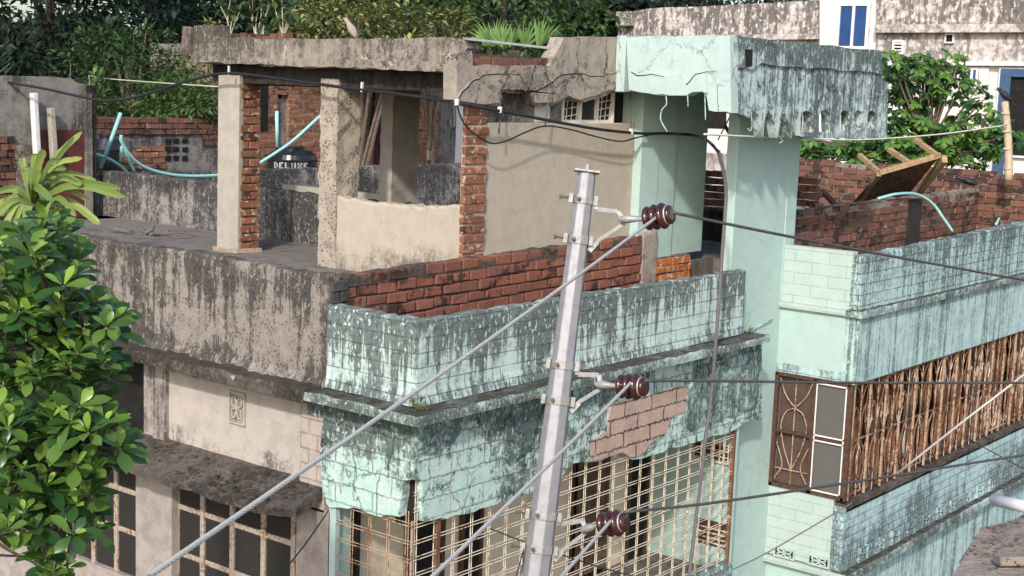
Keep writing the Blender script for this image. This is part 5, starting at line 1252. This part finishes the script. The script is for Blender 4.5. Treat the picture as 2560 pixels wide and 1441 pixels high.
# saplings growing from the roof edge
for (px, h, lean, nl, lab) in ((575, .42, -.25, 16, "leaning pale stemmed sapling nearest the roof stub"), (640, .55, -.05, 26, "tall pale stemmed sapling on the roof edge"), (656, .48, .10, 20, "forked sapling growing beside the tallest one"), (708, .50, .14, 22, "upright sapling right of the other roof saplings")):
    b = P(px, 94, 'X', 2.35); t = empty("roof_sapling", b, lab, "sapling", "saplings on the roof edge")
    s = MB(); l = MB()
    for k in range(4):
        q = b + Vector((random.uniform(-.05, .05), -lean*.6*h + random.uniform(-.2, .2), h*random.uniform(.6, 1.05)))
        pts = arc([b, b.lerp(q, .5)+Vector((0, random.uniform(-.05, .05), 0)), q], 5); s.tube(pts, .0085, 5, r1=.004)
        for i in range(nl//2):
            p = pts[random.randint(3, len(pts)-1)] if i > 3 else q
            d = rnd_unit()*1.0 + Vector((0, 0, .1)); L = random.uniform(.07, .13)
            leafbig(l, p+d.normalized()*.03, d, Vector((0, 0, 1)), L, L*.75, random.uniform(.1, .9), .4, (.3, .85, 1, .8, .4, 0))
    s.build("stem", m_stem, t); l.build("foliage", l_bgmid, t, tone=True)
m = MB()
for i in range(9):
    c = P(560 + i*19, 90, 'X', 2.28); m.box(c.x-.06, c.x+.06, c.y-.055, c.y+.05, 9.16, 9.24+random.uniform(-.02, .02), .01)
tag(m.build("loose_bricks", m_brickold), "row of old bricks on the roof edge below the saplings", "bricks")

# night cactus with long strap leaves in a dark pot on the parapet
cp = P(82, 566, 'X', .07); cp.z = 7.22
cac = empty("strap_leaf_plant", cp, "yellow-green strap-leaved plant in a dark pot on the grey parapet", "plant")
m = MB(); m.lathe([(0, .10), (.02, .105), (.20, .135), (.20, .145), (.235, .145), (.235, .12), (.21, .115)], cp, (0, 0, 1), 20); m.build("pot", m_potdk, cac, bevel=.004)
m = MB(); c0 = cp + Vector((0, 0, .22))
ends = [(205, 330), (205, 395), (312, 492), (300, 470), (250, 560), (190, 540), (0, 596), (15, 560), (-20, 520), (-10, 480), (40, 430), (60, 400), (95, 385), (110, 375), (150, 400), (165, 420), (20, 610), (165, 560), (140, 440), (205, 460), (240, 450), (-30, 560), (130, 500), (70, 470), (30, 520), (215, 640), (100, 430), (185, 345), (60, 600), (5, 540), (150, 480), (225, 500)]
for i, (ex, ey) in enumerate(ends):
    e = PD(ex, ey, 13.9 + random.uniform(-.45, .5)); mid = c0.lerp(e, .5) + Vector((random.uniform(-.05, .05), random.uniform(-.05, .05), random.uniform(.06, .20)))
    pts = arc([c0, mid, e], 7); wd = random.uniform(.045, .08); vs = []; fs = []
    side = (e-c0).cross(-fw + Vector((random.uniform(-.5, .5), random.uniform(-.5, .5), random.uniform(0, .7)))).normalized()
    n = len(pts)
    for k, p in enumerate(pts):
        t = k/(n-1); hw = wd/2*min(1, .35+t*3)*(1 if t < .85 else math.sqrt(max(0, 1-((t-.85)/.16)**2)))*(1+.13*(k % 2)); u = -fw
        vs += [p+side*hw+u*.006, p-u*.004, p-side*hw+u*.006]
    for k in range(n-1): fs += [(3*k, 3*k+3, 3*k+4, 3*k+1), (3*k+1, 3*k+4, 3*k+5, 3*k+2)]
    m.add(vs, fs, random.uniform(.1, 1))
m.build("leaves", l_strap, cac, tone=True)

# jackfruit tree in the left foreground
TP = [(-40, 575), (30, 575), (90, 560), (125, 525), (150, 555), (165, 610), (205, 655), (200, 690), (165, 715), (240, 760), (305, 795), (300, 835), (270, 880), (285, 940), (270, 1000), (310, 1060), (318, 1105), (300, 1150), (258, 1200), (238, 1280), (245, 1330), (180, 1345), (110, 1290), (130, 1370), (180, 1420), (130, 1441), (50, 1330), (-40, 1380)]
def inside(x, y):
    r = False; j = len(TP)-1
    for i in range(len(TP)):
        xi, yi = TP[i]; xj, yj = TP[j]
        if (yi > y) != (yj > y) and x < (xj-xi)*(y-yi)/(yj-yi)+xi: r = not r
        j = i
    return r
tb_ = PD(-420, 900, 7.4); base = Vector((tb_.x, tb_.y, 0))
jt = empty("jackfruit_tree", base, "big glossy-leaved tree filling the left foreground", "tree")
limbs = []
wm = MB()
for (x, y, dd) in ((60, 640, 6.8), (180, 860, 6.7), (190, 1080, 6.7), (100, 1250, 6.9), (-20, 800, 7.0)):
    e = PD(x, y, dd); s0 = base.lerp(Vector((tb_.x, tb_.y, e.z-.4)), .95); pts = arc([s0, s0.lerp(e, .5)+Vector((0, 0, .12)), e], 8); limbs += pts[4:]
    wm.tube(pts, .035, 7, r1=.012)
wm.tube(arc([base, base+Vector((.05, 0, 4)), tb_+Vector((0, 0, 1.2))], 6), .16, 10, r1=.07)
lm = MB(); cnt = 0; tries = 0; spots = []
for (x, y) in TP[3:26]: spots.append((x-12, y, 6.5+random.uniform(-.3, .3)))
while cnt < 450 and tries < 6000:
    tries += 1; x, y = random.uniform(-60, 340), random.uniform(500, 1440)
    if inside(x+8, y): spots.append((x, y, 5.9+2.0*random.random()**1.3)); cnt += 1
for (x, y, dd) in spots:
    q = PD(x, y, dd)
    axd = (Vector((0, 0, 1)) + rt*random.uniform(-.25, .55) - fw*random.uniform(.0, .75) + rnd_unit()*.25).normalized()
    d0, s0, u0 = frame_for(axd, Vector((1, 0, .1)))
    yg = random.choice((.35, .6, .9, .95)); nl = random.randint(6, 9); ph = random.uniform(0, 6.28); sc = random.uniform(.7, 1.25)
    deep = max(0, (dd-6.6))*.35
    for i in range(nl):
        b = ph + i*2.4; k = i/nl; el = 1.15 - 1.25*k + random.uniform(-.15, .15)
        d = (s0*math.cos(b) + u0*math.sin(b))*math.cos(el) + d0*math.sin(el)
        L = (.072 + .048*min(1, k*1.6))*sc*random.uniform(.72, 1.18)
        tn = max(0, min(1, (yg if i < 2 else .10 + .22*(1-k)) * random.uniform(.7, 1.1)))
        leafbig(lm, q + d*.012, d, d0, L, L*random.uniform(.40, .54), tn + random.uniform(-.06, .10), random.uniform(.1, .65), (.10, .42, .80, 1.0, .80, .0), fold=.22)
    tgt = min(limbs, key=lambda p: (p-q).length)
    if (tgt-q).length < 1.2: wm.tube(arc([q, q.lerp(tgt, .5)-Vector((0, 0, .03)), tgt], 4), .006, 5, r1=.012)
lm.build("crown", l_fg, jt, smooth=True, tone=True)
wm.build("trunk", m_bark, jt)

# small weeds growing from the ledges and wall tops
def weed(pos, n, L, mat, label):
    m = MB(); pos = Vector(pos)
    for i in range(n):
        d = (rnd_unit() + Vector((0, 0, .8))).normalized(); l_ = L*random.uniform(.6, 1.2)
        m.tube([pos, pos + d*l_*.6], .0025, 4); leafbig(m, pos + d*l_*.5, d + rnd_unit()*.4, Vector((0, 0, 1)), l_*.55, l_*.28, random.uniform(.1, .9), .4)
    tag(m.build("weed", mat, None, tone=True), label, "weed", "weeds on ledges and wall tops")
weed((5.20, -.05, 6.285), 12, .10, l_right, "tiny green weed at the right end of the mint balcony ledge")
weed((-.06, -.08, 6.28), 22, .11, l_bgyel, "dry weed clump on the front corner of the mint ledge")
weed(P(240, 205, 'Y', 8.45), 26, .20, l_right, "bright weed sprouting from the grey shed corner top")
weed((-.02, 2.1, 6.29), 8, .06, l_bgmid, "small weed on the mossy ledge above the flower vent")
